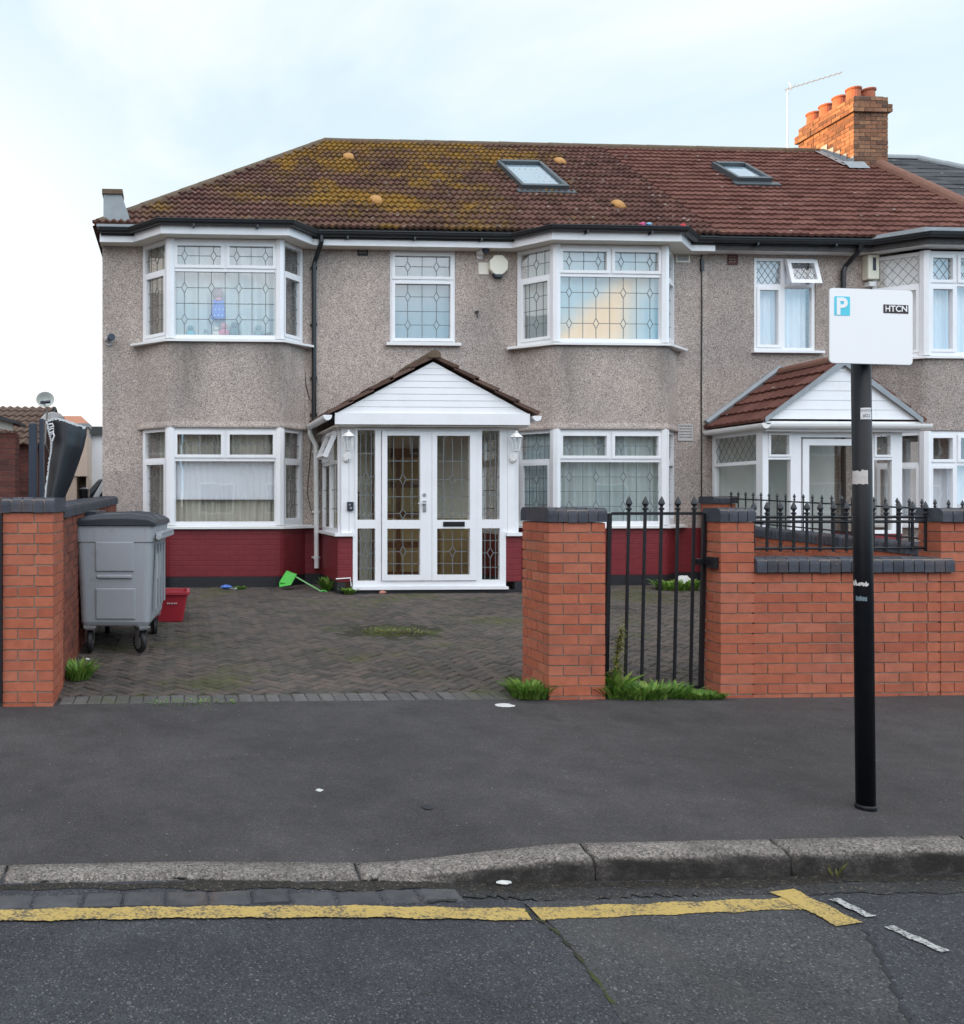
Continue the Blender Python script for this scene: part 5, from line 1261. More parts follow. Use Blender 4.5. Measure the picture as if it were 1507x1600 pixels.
# ------------------------------------------------------------------ things on the drive
def rloop(cx, cy, wx, wy, r, z, n=4):
    P = []
    for sx, sy, a0 in ((1,-1,-90),(1,1,0),(-1,1,90),(-1,-1,180)):
        for k in range(n+1): a = R(a0+90*k/n); P.append((cx+sx*(wx/2-r)+r*math.cos(a), cy+sy*(wy/2-r)+r*math.sin(a), z))
    return P
def loft(mb, rings, m=0, cap0=True, cap1=True):
    n = len(rings[0]); vs = [p for r in rings for p in r]
    fs = [(i*n+k, i*n+(k+1)%n, (i+1)*n+(k+1)%n, (i+1)*n+k) for i in range(len(rings)-1) for k in range(n)]
    if cap0: fs.append(tuple(range(n-1,-1,-1)))
    if cap1: fs.append(tuple(range((len(rings)-1)*n, len(rings)*n)))
    mb.add(vs, fs, m)
bz = drv(8.4); bcx, bcy = -.545, 8.65
tb = thing('wheelie_bin', 'large grey four wheeled refuse bin with dark lid beside the side wall', 'bin', (bcx,bcy,bz))
mb = MB(); zb0, zb1 = bz+.27, bz+1.155
loft(mb, [rloop(bcx,bcy,.60,1.10,.05,zb0-.012), rloop(bcx,bcy,.625,1.13,.06,zb0+.02), rloop(bcx,bcy,.655,1.165,.06,zb0+.40), rloop(bcx,bcy,.690,1.20,.06,zb1-.15), rloop(bcx,bcy,.712,1.215,.06,zb1-.145), rloop(bcx,bcy,.725,1.225,.055,zb1-.02), rloop(bcx,bcy,.735,1.235,.05,zb1)])
fy = lambda z: bcy-(1.13+(1.20-1.13)*(z-zb0)/(zb1-.15-zb0))/2
def panel(mb, x0, x1, z0, z1, h=.012, e=.014):
    P = [(x0,z0),(x1,z0),(x1,z1),(x0,z1)]; Q = [(x0+e,z0+e),(x1-e,z0+e),(x1-e,z1-e),(x0+e,z1-e)]
    vs = [(x,fy(z)+.01,z) for x,z in P]+[(x,fy(z)-h*.85,z) for x,z in [(x0+.003,z0+.003),(x1-.003,z0+.003),(x1-.003,z1-.003),(x0+.003,z1-.003)]]+[(x,fy(z)-h,z) for x,z in Q]
    mb.add(vs, [(8,9,10,11)]+[(r_+k, r_+(k+1)%4, r_+4+(k+1)%4, r_+4+k) for r_ in (0,4) for k in range(4)])
panel(mb, bcx-.17, bcx+.18, zb0+.475, zb0+.745); panel(mb, bcx-.17, bcx+.19, zb0+.045, zb0+.325)
for k in range(4): mb.box(bcx+.345,bcx+.362,bcy-.42+.24*k,bcy-.36+.24*k,zb0+.12,zb1-.18)      # ribs of the long side
mb.build('body', m_binplastic, tb, bevel=.004)
mb = MB(); mb.box(bcx-.16,bcx+.16,fy(zb0+.44)-.016,fy(zb0+.44)+.01,zb0+.415,zb0+.445); mb.build('grip', m_binplastic, tb, bevel=.008)
mb = MB(); mb.box(bcx+.362,bcx+.43,bcy-.56,bcy+.56,zb1-.085,zb1-.055); mb.box(bcx+.415,bcx+.43,bcy-.56,bcy+.56,zb1-.12,zb1-.0851); mb.tube([(bcx+.40,bcy-.60,zb1-.10),(bcx+.40,bcy-.52,zb1-.10)], .028, 12); mb.box(bcx+.30,bcx+.361,bcy-.575,bcy-.50,zb1-.12,zb1-.06)
mb.build('lifting_rim', m_binplastic, tb, bevel=.006)
mb = MB(); prof = [(-.385,.0),(-.385,.045),(-.30,.075),(-.1,.105),(.12,.112),(.30,.092),(.375,.045),(.385,.0)]; rings = []
for y, s, hh in ((-.632,.985,.55),(-.628,1.0,.72),(-.60,1,.95),(-.3,1,1.0),(-.29,1,1.10),(-.20,1,1.10),(-.19,1,1.0),(.19,1,1.0),(.20,1,1.10),(.29,1,1.10),(.30,1,1.0),(.60,1,.95),(.632,.985,.6)):
    rings.append([(bcx+x*s, bcy+y, zb1+.002+z*hh) for x, z in prof])
n = len(prof); vs = [p for r in rings for p in r]
mb.add(vs, [(i*n+k,(i+1)*n+k,(i+1)*n+(k+1)%n,i*n+(k+1)%n) for i in range(len(rings)-1) for k in range(n)]+[tuple(range(n)), tuple(range(len(rings)*n-1,(len(rings)-1)*n-1,-1))])
mb.tube([(bcx-.405,bcy-.60,zb1+.055),(bcx-.405,bcy+.60,zb1+.055)], .022, 10); mb.box(bcx-.40,bcx-.27,bcy-.02,bcy+.56,zb1+.07,zb1+.125)
mb.build('lid', m_binlid, tb, bevel=.006)
mb = MB(); mb.tube([(bcx-.407,bcy-.615,zb1+.055),(bcx-.407,bcy-.60,zb1+.055)], .014, 10); mb.build('hinge_pin', m_galv, tb)
mb = MB()
mb.box(bcx+.343,bcx+.347,bcy-.24,bcy+.05,zb0+.38,zb0+.62); mb.build('label_plate', m_paper, tb)
def castor(x, y, ang, nm='wheel'):
    c, s = math.cos(R(ang)), math.sin(R(ang)); rot = lambda X,Y,Z: (x+c*X-s*Y, y+s*X+c*Y, Z+bz)
    mb = MB(); mb.lathe([(.06,-.022),(.088,-.024),(.100,-.012),(.100,.012),(.088,.024),(.06,.022)], (0,0,0), 24, ax='x'); mb.warp(lambda X,Y,Z: (X, Y+.035, Z+.100)); mb.warp(rot); wv = mb.build('wheel', m_rubber, tb, smooth=False)
    mb = MB(); mb.lathe([(.012,-.034),(.014,-.03),(.055,-.024),(.062,-.0225),(.062,.0225),(.055,.024),(.014,.03),(.012,.034)], (0,.035,.10), 20, ax='x'); mb.warp(rot); mb.build('rim', m_galv, wv)
    mb = MB()
    for sx in (-1,1): mb.add([(sx*.036,-.03,.215),(sx*.036,.05,.215),(sx*.036,.055,.095),(sx*.036,.02,.085),(sx*.040,-.03,.215),(sx*.040,.05,.215),(sx*.040,.055,.095),(sx*.040,.02,.085)], [(0,1,2,3),(7,6,5,4),(0,4,5,1),(1,5,6,2),(2,6,7,3),(3,7,4,0)])
    mb.box(-.041,.041,-.035,.055,.2151,.225); mb.box(-.055,.055,-.06,.06,.232,.25); mb.lathe([(.03,.225),(.03,.232)], (0,0,0), 12); mb.warp(rot); mb.build('fork', m_galv, wv)
castor(bcx-.235, bcy-.50, 10); castor(bcx+.235, bcy-.50, 35); castor(bcx-.235, bcy+.50, 0); castor(bcx+.235, bcy+.50, 15)
mb = MB(); mb.box(bcx-.29,bcx+.29,bcy-.54,bcy+.54,bz+.2505,bz+.262); mb.build('base_plate', m_galv, tb)
tb.rotation_euler = (0,0,R(-5.0)); tb.location.x += .02
# red recycling box
cz = drv(9.9); mb = MB(); cx, cy = -.235, 9.98
out = [rloop(cx,cy,.56,.36,.03,cz), rloop(cx,cy,.66,.44,.035,cz+.285), rloop(cx,cy,.67,.45,.035,cz+.29), rloop(cx,cy,.715,.49,.04,cz+.295), rloop(cx,cy,.715,.49,.04,cz+.325), rloop(cx,cy,.65,.42,.03,cz+.325), rloop(cx,cy,.54,.34,.03,cz+.015)]
loft(mb, out); tr = mb.build('recycling_box', m_red, label='open red plastic recycling box standing behind the grey bin', cat='box')
mb = MB()
for k, wd in enumerate((.012,.008,.010,.008,.012,.009)): mb.box(cx+.11+.019*k,cx+.11+.019*k+wd,cy-.2205,cy-.19,cz+.195,cz+.208)
mb.warp(lambda x,y,z: (x,y+.001+(cz+.2-z)*-.12,z)); mb.build('faded_print', m_paper, tr)
# green long handled dustpan by the bay
td = thing('dustpan', 'bright green long handled dustpan lying against the maroon plinth', 'dustpan', (1.35,12.4,.22))
dq = lambda u, v, Y: Vector((UX(u,Y), Y, VZ(u,v,Y)))
P = [dq(437,916,12.45), dq(452,915,12.35), dq(464,904,12.55), dq(451,894,12.66), dq(440,900,12.62)]
hub = dq(456,897,12.70)
mb = MB()
A_, B_, C_2, D_ = dq(437,917,12.42), dq(455,914,12.34), dq(464,897,12.62), dq(449,893.5,12.72)
mb.add([A_, B_, C_2, D_, A_+Vector((0,.05,.06)), B_+Vector((0,.10,.0)), C_2+Vector((0,.05,-.03)), D_+Vector((0,.06,.02))], [(0,1,2,3),(0,4,7,3),(1,2,6,5),(2,3,7,6),(4,5,6,7)])
mb.build('pan', m_green, td, fix=False, bevel=.004)
mb = MB(); e0, e1 = dq(455,897,12.66), dq(502,924,12.22); mb.tube([e0, e1], .011, 8); mb.build('handle', simple('pale_green_plastic', (.22,.48,.20), .4), td)
mb = MB(); c = dq(506,927,12.16); mb.tube([c+Vector((.045*math.cos(t), .02*math.sin(t), .022*math.sin(t)+.012)) for t in [k*math.pi/6 for k in range(13)]], .011, 8); mb.build('grip', m_green, td)
# litter
def crumple(name, label, cat, x, y, z, sx, sy, sz, mat, seed, group=None):
    rn = random.Random(seed); mb = MB(); vs = []; n = 9
    for j in range(5):
        ph = math.pi*(j+.5)/5-math.pi/2
        for k in range(n):
            a = 2*math.pi*k/n; r = math.cos(ph)*rn.uniform(.6,1.15); vs.append((x+sx*r*math.cos(a), y+sy*r*math.sin(a), z+sz*(1+math.sin(ph)*rn.uniform(.7,1.1))))
    fs = [(j*n+k, j*n+(k+1)%n, (j+1)*n+(k+1)%n, (j+1)*n+k) for j in range(4) for k in range(n)]+[tuple(range(n-1,-1,-1)), tuple(range(4*n,5*n))]
    mb.add(vs, fs); return mb.build(name, mat, label=label, cat=cat, group=group)
crumple('litter', 'crumpled blue wrapper on the paving by the bay plinth', 'litter', UX(354,12.6), 12.6, .215, .085, .06, .035, simple('blue_wrapper', (.08,.18,.55), .3, var=.3, scale=30), 1)
crumple('litter', 'white scrap of paper beside the blue wrapper', 'litter', UX(366,12.55), 12.55, .213, .06, .05, .016, m_paper, 2)
crumple('litter', 'flat white paper scrap lying on the pavement in front of the brick pier', 'litter', UX(788,6.28), 6.28, -.008, .075, .06, .006, m_paper, 3)
crumple('litter', 'small white blob of litter in the middle of the pavement', 'litter', UX(499,4.66), 4.66, -.066, .022, .018, .006, m_paper, 4)
crumple('litter', 'white carrier bag in the weeds by the party wall pier', 'litter', UX(1068,12.4), 12.4, .22, .16, .1, .09, m_paper, 5)
crumple('litter', 'pale torn wrapper in the gutter under the ramped kerb', 'litter', *RP(788,1381), -.152, .04, .018, .008, m_paper, 6)
crumple('litter', 'small white stone on the paving under the bin', 'litter', UX(137,7.9), 7.9, drv(7.9), .025, .02, .012, m_paper, 7)
crumple('brick_bit', 'broken pink brick lying under the porch threshold', 'brick', sp(490), YP-.05, .215, .06, .03, .025, simple('pink_brick', (.45,.20,.14), .8), 8)
crumple('litter', 'pink and blue toy scrap caught in the bay gutter', 'toy', UX(1004,12.6), 12.60, 5.428, .05, .04, .03, simple('pink_toy', (.60,.10,.25), .4, var=.2), 9)
crumple('litter', 'pale blue scrap caught in the bay gutter beside the pink one', 'toy', UX(1014,12.6), 12.60, 5.428, .05, .04, .028, simple('blue_toy', (.20,.45,.65), .4, var=.2), 10)
crumple('litter', 'red toy scrap at the end of the bay gutter', 'toy', UX(1069,12.62), 12.64, 5.428, .035, .03, .03, simple('red_toy', (.60,.03,.05), .4), 11)
# soft toys behind the bedroom window
def toy(label, u, v, h, c, c2=None, name='soft_toy'):
    y = YB+.09; x, z = UX(u,y), VZ(u,v,y)
    mb = MB(); mb.lathe([(.02*h,0),(.36*h,.04*h),(.40*h,.22*h),(.30*h,.45*h),(.16*h,.54*h),(.02,.56*h)], (x,y,z), 12, sq=.5); t = mb.build(name, simple('plush', c, .9, var=.25, scale=30), label=label, cat='toy', group='soft toys on the bedroom window sill', smooth=True)
    mb = MB(); mb.lathe([(.02*h,.50*h),(.20*h,.55*h),(.26*h,.70*h),(.20*h,.88*h),(.02,.93*h)], (x,y-.01,z), 12, sq=.6); mb.build('head', simple('plush', c2 or c, .9, var=.25, scale=30), t, smooth=True); return t
toy('teal soft toy at the edge of the upper bay window', 298, 526, .17, (.10,.36,.40), (.08,.20,.24)); toy('pale cream soft toy beside the pink one in the upper bay', 338, 526, .15, (.62,.55,.50)); toy('pink soft toy at the middle of the upper bay window', 350, 526, .21, (.55,.16,.22), (.60,.24,.28))
toy('dark grey soft toy under the second diamond of the upper bay', 367, 525, .22, (.10,.17,.19)); toy('small red brown soft toy at the bottom of the upper bay', 372, 527, .10, (.35,.12,.10)); toy('dark green grey cushion toy in the far corner of the upper bay', 404, 526, .18, (.16,.25,.25)); toy('mouse grey soft toy low in the upper bay', 322, 526, .12, (.22,.28,.28))
# cloth doll hung in the window
y = YB+.075; td = thing('rag_doll', 'rag doll in a blue spotted dress hanging in the upper bay window', 'doll', (UX(341,y),y,VZ(341,498,y)))
mb = MB(); x = UX(341.5,y); za_, zb2 = VZ(341,500,y), VZ(341,468,y); mb.lathe([(.10,za_),(.112,za_+.05),(.10,(za_+zb2)/2),(.07,zb2)], (x,y,0), 14, sq=.35); dr = mb.build('dress', simple('blue_cloth', (.04,.16,.60), .8), td, smooth=True)
mb = MB(); rn = random.Random(4)
for k in range(9): mb.lathe([(.011,-.003),(.011,.001)], (x-.055+.055*(k%3)+.012*((k//3)%2), y-.041+.008*abs(k%3-1), za_+.06+.085*(k//3)), 8, ax='y')
mb.build('spot', simple('pale_blue_spot', (.30,.55,.85), .8), dr)
mb = MB(); mb.lathe([(.01,zb2-.005),(.065,zb2+.02),(.085,zb2+.08),(.06,zb2+.15),(.01,zb2+.175)], (x-.01,y,0), 12, sq=.7); mb.build('head', simple('grey_cloth', (.22,.17,.20), .9), td, smooth=True)
mb = MB(); mb.lathe([(.01,zb2-.03),(.045,zb2-.012),(.05,zb2+.012),(.01,zb2+.03)], (x,y-.02,0), 10, sq=.6); mb.build('collar', simple('pink_cloth', (.62,.25,.38), .9), td, smooth=True)
# ------------------------------------------------------------------ fittings on the house
def lantern(u, v, label):
    y = YP-.012; x, z = UX(u,y), VZ(u,v,y)           # v: middle of the back plate
    t = thing('wall_lantern', label, 'lantern', (x,y,z), 'white lanterns either side of the porch doors')
    mb = MB(); mb.lathe([(.001,-.02),(.035,-.018),(.05,-.010),(.055,0)], (0,0,0), 12, ax='y'); mb.warp(lambda X,Y,Z: (x+X, y+Y, z+Z*1.25)); mb.tube([(x,y-.01,z-.02),(x,y-.07,z-.05),(x,y-.12,z-.02),(x,y-.13,z+.05),(x,y-.12,z+.085)], .009, 8); mb.build('bracket', m_white, t)
    mb = MB(); c = (x,y-.12,0); Z = z+.085
    mb.lathe([(.022,Z),(.042,Z+.008),(.042,Z+.016),(.038,Z+.018)], c, 6); mb.lathe([(.088,Z+.185),(.092,Z+.192),(.075,Z+.21),(.03,Z+.245),(.02,Z+.25),(.024,Z+.262),(.004,Z+.28)], c, 6)
    for k in range(6):
        a = math.pi/3*k; mb.tube([(c[0]+.040*math.cos(a),c[1]+.040*math.sin(a),Z+.014),(c[0]+.072*math.cos(a),c[1]+.072*math.sin(a),Z+.19)], .0055, 5)
    mb.build('lantern_frame', m_white, t)
    g = MB(); vs = [(c[0]+.038*math.cos(math.pi/3*k),c[1]+.038*math.sin(math.pi/3*k),Z+.016) for k in range(6)]+[(c[0]+.069*math.cos(math.pi/3*k),c[1]+.069*math.sin(math.pi/3*k),Z+.186) for k in range(6)]
    g.add(vs, [(k,(k+1)%6,6+(k+1)%6,6+k) for k in range(6)]); g.build('lantern_glass', m_glass, t, fix=False)
    g = MB(); g.lathe([(.012,Z+.016),(.012,Z+.05),(.022,Z+.09),(.018,Z+.13),(.002,Z+.14)], c, 10); g.build('bulb', m_white, t, smooth=True); return t
lantern(542.5, 715, 'white wall lantern on the porch panel above the door entry box'); lantern(802, 716, 'white wall lantern on the porch panel beside the second bay')
y = YP-.002; x, z = UX(547.5,y), VZ(547,791,y)
mb = MB(); mb.box(x-.042,x+.042,y-.03,y+.012,z-.06,z+.06); tt = mb.build('door_entry_box', m_navy, label='small black door entry box on the white porch panel', cat='doorbell', bevel=.006)
mb = MB(); mb.lathe([(.012,-.036),(.014,-.029)], (x-.01,y,z+.02), 12, ax='y'); mb.lathe([(.016,-.034),(.018,-.029)], (x+.005,y,z-.025), 12, ax='y'); mb.build('button', m_galv, tt)
# alarm box: octagonal face on a square back
x, z = UX(777,W0), VZ(777,416,W0); r = .155
ta = thing('alarm_box', 'cream octagonal burglar alarm box with dark base under the eaves', 'alarm', (x,W0,z))
o8 = [(x+r*1.0*math.cos(R(22.5+45*k))*.98, z+r*1.05*math.sin(R(22.5+45*k))) for k in range(8)]
mb = MB(); mb.xz(o8, W0-.085, W0-.002); mb.build('alarm_case', m_cream, ta, bevel=.012)
mb = MB(); mb.xz([(x-.085,z-.125),(x-.055,z-.185),(x+.055,z-.185),(x+.085,z-.125)], W0-.084, W0-.006); mb.build('alarm_base', m_navy, ta, bevel=.006)
mb = MB(); mb.box(x-.29,x-.135,W0-.016,W0,z-.13,z+.05); mb.build('mounting_plate', m_soffit, ta); 
def camera_(name, label, x, y, z, dx, mat, mat2):
    t = thing(name, label, 'camera', (x,y,z)); mb = MB()
    d = Vector((dx,-.8,.05)).normalized(); a = Vector((x,y-.10,z)); mb.tube([a-d*.10, a+d*.02], .048, 14); mb.build('camera_body', mat, t)
    mb = MB(); mb.tube([a+d*.0201, a+d*.075], .054, 14); mb.build('camera_hood', mat2, t)
    mb = MB(); mb.lathe([(.05,-.02),(.055,0)], (x-.02,y,z-.05), 12, ax='y'); mb.tube([(x-.02,y-.015,z-.05),(x-.02,y-.06,z-.045),tuple(a-d*.05)], .016, 8); mb.build('camera_bracket', mat, t)
camera_('security_camera', 'white security camera with dark lens under the eaves above the alarm box', UX(752,W0), W0, VZ(752,393,W0)-.02, .5, m_white, m_navy)
camera_('security_camera', 'small grey security camera on the pebbledash at the house corner', UX(173,W0), W0, VZ(173,530,W0), .4, m_ventgrey, m_navy)
y = W0-.02; x, z = UX(1356,W0), VZ(1356,420,W0)
mb = MB(); mb.box(x-.09,x+.09,W0-.13,W0+.004,z-.19,z+.19); tt = mb.build('alarm_box', m_cream, label='tall cream alarm box between the black pipe and the neighbouring bay', cat='alarm', bevel=.012)
mb = MB(); mb.box(x-.02,x+.03,W0-.134,W0-.129,z-.06,z+.14); mb.build('alarm_emblem', m_navy, tt)
mb = MB(); mb.box(x-.05,x+.05,W0-.10,W0,z-.29,z-.22); mb.build('alarm_lamp', m_upvc_old, tt)
# television aerial
ta = thing('tv_aerial', 'thin rooftop television aerial beside the chimney', 'aerial', (12.35,17.3,8.2)); y = 17.3; mx = UX(1231,y); zt = VZ(1231,139,y)
mb = MB(); mb.tube([(mx,y,8.0),(mx,y,zt)], .009, 8); mb.build('mast', m_galv, ta)
b0 = Vector((mx-.06,y,zt-.02)); b1 = Vector((UX(1316,y-1.2),y-1.2,VZ(1316,113,y-1.2))); mb = MB(); mb.tube([b0,b1], .007, 6)
for k in range(11):
    p = b0+(b1-b0)*(.06+.92*k/10); l = .14 if k < 2 else .07; q = Vector((.30,.95,0)).normalized(); mb.tube([p-q*l, p+q*l], .004, 5)
for s in (-1,1): p = b0+(b1-b0)*.12; mb.tube([p, p+Vector((-.04,.0,.11*s))], .008, 5)
mb.build('boom', m_galv, ta)

# ------------------------------------------------------------------ weeds
def weed(label, x, y, z, n, h, r, seed, mat=None, wide=.014, rx=1.0, name='weed', cat='weed', up=.5):
    rn = random.Random(seed); mb = MB()
    for k in range(n):
        a = rn.uniform(0,6.283); rr = r*math.sqrt(rn.random()); bx_, by_ = x+rr*rx*math.cos(a)*.7, y+rr*math.sin(a)*.7
        l = h*rn.uniform(.45,1.1); out = rn.uniform(.2,1.0)*l*.9; wv = wide*rn.uniform(.5,1.5); a2 = a+rn.uniform(-.9,.9); ca, sa = math.cos(a2), math.sin(a2)
        vs = []
        for t in (0,.3,.65,1):
            q = out*t**1.25; zz = l*(t-up*t*t); ww = wv*(.35,1,.85,.05)[(0,.3,.65,1).index(t)]; tw_ = rn.uniform(-.3,.3)
            for s in (-1,1): vs.append((bx_+ca*q-sa*ww*s, by_+sa*q+ca*ww*s, z+max(0.004,zz)+s*ww*tw_))
        mb.add(vs, [(0,1,3,2),(2,3,5,4),(4,5,7,6)])
    return mb.build(name, mat or m_leaf, label=label, cat=cat, fix=False)
weed('low bright green weed tuft at the drive side foot of the freestanding pier', UX(828,6.52), 6.50, 0, 420, .19, .13, 1, rx=1.5, wide=.009, up=.38)
weed('spreading green weeds along the pavement under the iron gate', UX(1003,6.50), 6.46, -.005, 620, .17, .14, 2, rx=3.4, wide=.009, up=.35)
weed('low green weed patch at the latch end of the gate', UX(1090,6.48), 6.43, -.005, 420, .10, .11, 3, rx=2.2, wide=.007)
weed('straggly green weed at the foot of the side wall near the bin', -.80, 7.25, drv(7.2), 230, .20, .20, 4, rx=.7, wide=.008, up=.3)
weed('small green tuft beside the porch threshold corner', sp(310), YP-.10, .22, 90, .16, .08, 5)
weed('leafy weed growing in the corner by the white drainpipe', UX(512,12.3), 12.3, .22, 60, .28, .08, 6, wide=.03, up=.35)
weed('weeds round the carrier bag in front of the party wall pier', UX(1058,12.2), 12.2, .21, 300, .28, .30, 7, rx=1.3)
weed('thin grass tuft by the blue wrapper', UX(370,12.6), 12.62, .21, 70, .10, .14, 8, rx=1.6)
weed('dry grass tuft in the gutter by the last kerb stone', *RP(1305,1370), -.15, 14, .08, .03, 9, m_leaf_y, wide=.003, up=.2)
weed('thin weeds beyond the porch in front of the second bay', UX(805,12.0), 12.3, .21, 120, .15, .2, 10)
weed('small weed sprig growing from the soldier course by the pier', UX(300,6.5), 6.46, -.002, 160, .035, .14, 12, rx=3.4, wide=.004)
weed('flat moss and weed growth in the dip of the drive', 2.25, 9.2, drv(9.2)-.02, 330, .045, .42, 13, m_leaf_y, wide=.008, rx=1.2)
# tall seeding weed by the gate hinge
rn = random.Random(21); tw_ = thing('tall_weed', 'tall yellowing weed stalk growing up the gate beside the pier', 'weed', (UX(965,6.5),6.52,0))
wx, wy = UX(966,6.52), 6.52; mb = MB(); mb.tube([(wx-.03,wy,0),(wx-.01,wy,.2),(wx+.0,wy+.01,.38),(wx+.03,wy,.50)], [.008,.007,.005,.002], 6); mb.build('stem', m_leaf_y, tw_)
mb = MB()
for k in range(260):
    t = rn.random(); z = .10+.42*t; a = rn.uniform(0,6.28); l = rn.uniform(.03,.09)*(1.1-.5*t); cx, cy = wx-.03+.06*t, wy
    ca, sa = math.cos(a), math.sin(a); ww = rn.uniform(.004,.009)
    mb.add([(cx-sa*ww*.4,cy+ca*ww*.4,z),(cx+sa*ww*.4,cy-ca*ww*.4,z),(cx+ca*l*.6+sa*ww,cy+sa*l*.6-ca*ww,z+l*.35),(cx+ca*l*.6-sa*ww,cy+sa*l*.6+ca*ww,z+l*.35),(cx+ca*l,cy+sa*l,z+l*.15)], [(0,1,2,3),(3,2,4)])
mb.build('leaves', m_leaf_y, tw_, fix=False)
mb = MB()
for k in range(14): 
    a = rn.uniform(0,6.28); l = rn.uniform(.10,.2); ca, sa = math.cos(a), math.sin(a); ww = .03
    mb.add([(wx,wy,.03),(wx+ca*l*.5-sa*ww,wy+sa*l*.5+ca*ww,.13),(wx+ca*l,wy+sa*l,.14+.1*rn.random()),(wx+ca*l*.5+sa*ww,wy+sa*l*.5-ca*ww,.13)], [(0,1,2,3)])
mb.build('leaves', m_leaf, tw_, fix=False)

# ------------------------------------------------------------------ down the alley on the left
def bld(name, label, cat, loc): return thing(name, label, cat, loc)
# post pair behind the wall
y = 9.6
for u0, u1, v, lb in ((45,57,661,'broad dark gate post with a scuffed foot behind the side wall'),(61.5,68,654,'narrow dark gate post beside the broad one')):
    mb = MB(); mb.box(UX(u0,y),UX(u1,y),y,y+.10,0,VZ(u0,v,y)); mb.build('gate_post', m_navy, label=lb, cat='post', bevel=.006)
# torn panel standing on end
y = 8.6; Pz = lambda a, b: (UX(a,y), VZ(a,b,y))
tp = thing('broken_panel', 'torn curved black panel standing on end behind the side wall', 'panel', (UX(95,y),y,.05))
rn = random.Random(3)
LE = [(655,72),(668,74),(684,77.5),(694,81),(706,80),(722,77),(742,75),(764,72.5),(800,70)]
RE = [(667,134.5),(671,134.5),(695,130),(722,122),(752,112),(778,101),(800,95)]
TE = [(72,657),(86,654.5),(98,656.5),(110,660.5),(122,664),(134.5,668)]
def itp(T, q):
    for (a0,b0),(a1,b1) in zip(T, T[1:]):
        if q <= a1: return b0+(b1-b0)*max(0,(q-a0))/(a1-a0)
    return T[-1][1]
NR, NC = 26, 14; G = []
for i in range(NR+1):
    row = []
    for k in range(NC+1):
        s = k/NC
        t = i/NR; v = 800+(660-800)*t
        u = itp(LE, v)*(1-s)+itp(RE, v)*s; vv = 800+(itp(TE, u)-800)*t
        row.append((UX(u,y), y-.13*math.sin(math.pi*min(1,s*1.05))+.05*t, VZ(u,vv,y)))
    G.append(row)
mb = MB(); W_ = NC+1
mb.add([p for r in G for p in r]+[(p[0],p[1]+.045,p[2]) for r in G for p in r], [])
o2 = W_*(NR+1)
for i in range(NR):
    for k in range(NC):
        q = i*W_+k; mb.f += [(q,q+1,q+W_+1,q+W_),(o2+q+W_,o2+q+W_+1,o2+q+1,o2+q)]; mb.m += [0,0]
for i in range(NR):
    for k in (0, NC): q = i*W_+k; mb.f.append((q,q+W_,o2+q+W_,o2+q)); mb.m.append(0)
for k in range(NC):
    q = NR*W_+k; mb.f.append((q,q+1,o2+q+1,o2+q)); mb.m.append(0)
mb.build('panel_sheet', simple('black_grp', (.012,.015,.02), .38, var=.35, scale=5), tp, smooth=True)
mb = MB()                                            # ragged pale fibre along the torn edges
line = [G[i][0] for i in range(NR+1)]+[G[NR][k] for k in range(1,NC+1)]
fine = []
for p, q in zip(line, line[1:]):
    for t in (0,.25,.5,.75): fine.append(tuple(p[j]+(q[j]-p[j])*t for j in range(3)))
vs = []
for i, p in enumerate(fine):
    top = i > NR*4; w1, w2 = rn.uniform(.002,.016), rn.uniform(.004,.022)
    if i in range(70,96): w2 += .012
    d = (0,1) if top else (1,0)
    vs += [(p[0]-d[0]*w1, p[1]-.006, p[2]+d[1]*w1), (p[0]+d[0]*w2, p[1]-.010, p[2]-d[1]*w2), (p[0]+d[0]*w2*.6, p[1]+.055, p[2]-d[1]*w2*.6), (p[0]-d[0]*w1, p[1]+.05, p[2]+d[1]*w1)]
n = len(fine); mb.add(vs, [(4*i+j,4*i+(j+1)%4,4*i+4+(j+1)%4,4*i+4+j) for i in range(n-1) for j in range(4)])
mb.build('torn_edge', simple('white_fibre', (.50,.53,.55), .9, var=.4, scale=40), tp)
mb = MB()
for pts in ([(78,664),(84,663),(86,667),(80,668.5)],[(79,672),(86,670.5),(86,675),(80,677)],[(82,680),(85.5,677),(87,682),(84,690)]):
    mb.tube([(UX(a,y), y-.05-.004*(a-78), VZ(a,b,y)) for a,b in pts], .008, 5)
mb.build('paint_scrawl', m_stick, tp)
# nearer garage
y = 12.4; t = bld('garage', 'brick garage with pale fascia board and felt roof edge at the picture border', 'garage', (-5,14,0))
xr_ = UX(24,y); mb = MB(); brick_box(mb, xr_-.30, xr_, y, y+.33, 0, 32, 31, m=0); mb.box(-6.5,xr_-1.6,y+.3,y+4,0,2.3,0); mb.build('wall', [m_brick_dk, m_mortar_dk], t)
mb = MB(); zf = VZ(10,660,y); mb.add([(xr_-3.5,y-.08,zf+.55),(xr_-.02,y-.08,VZ(20,674,y)),(xr_-.02,y-.08,VZ(20,661,y)),(xr_-3.5,y-.08,zf+.85),(xr_-3.5,y-.03,zf+.55),(xr_-.02,y-.03,VZ(20,674,y)),(xr_-.02,y-.03,VZ(20,661,y)),(xr_-3.5,y-.03,zf+.85)], [(0,1,2,3),(7,6,5,4),(0,4,5,1),(1,5,6,2),(2,6,7,3),(3,7,4,0)]); mb.build('fascia', simple('pale_fascia_board', (.30,.29,.26), .8, var=.25), t)
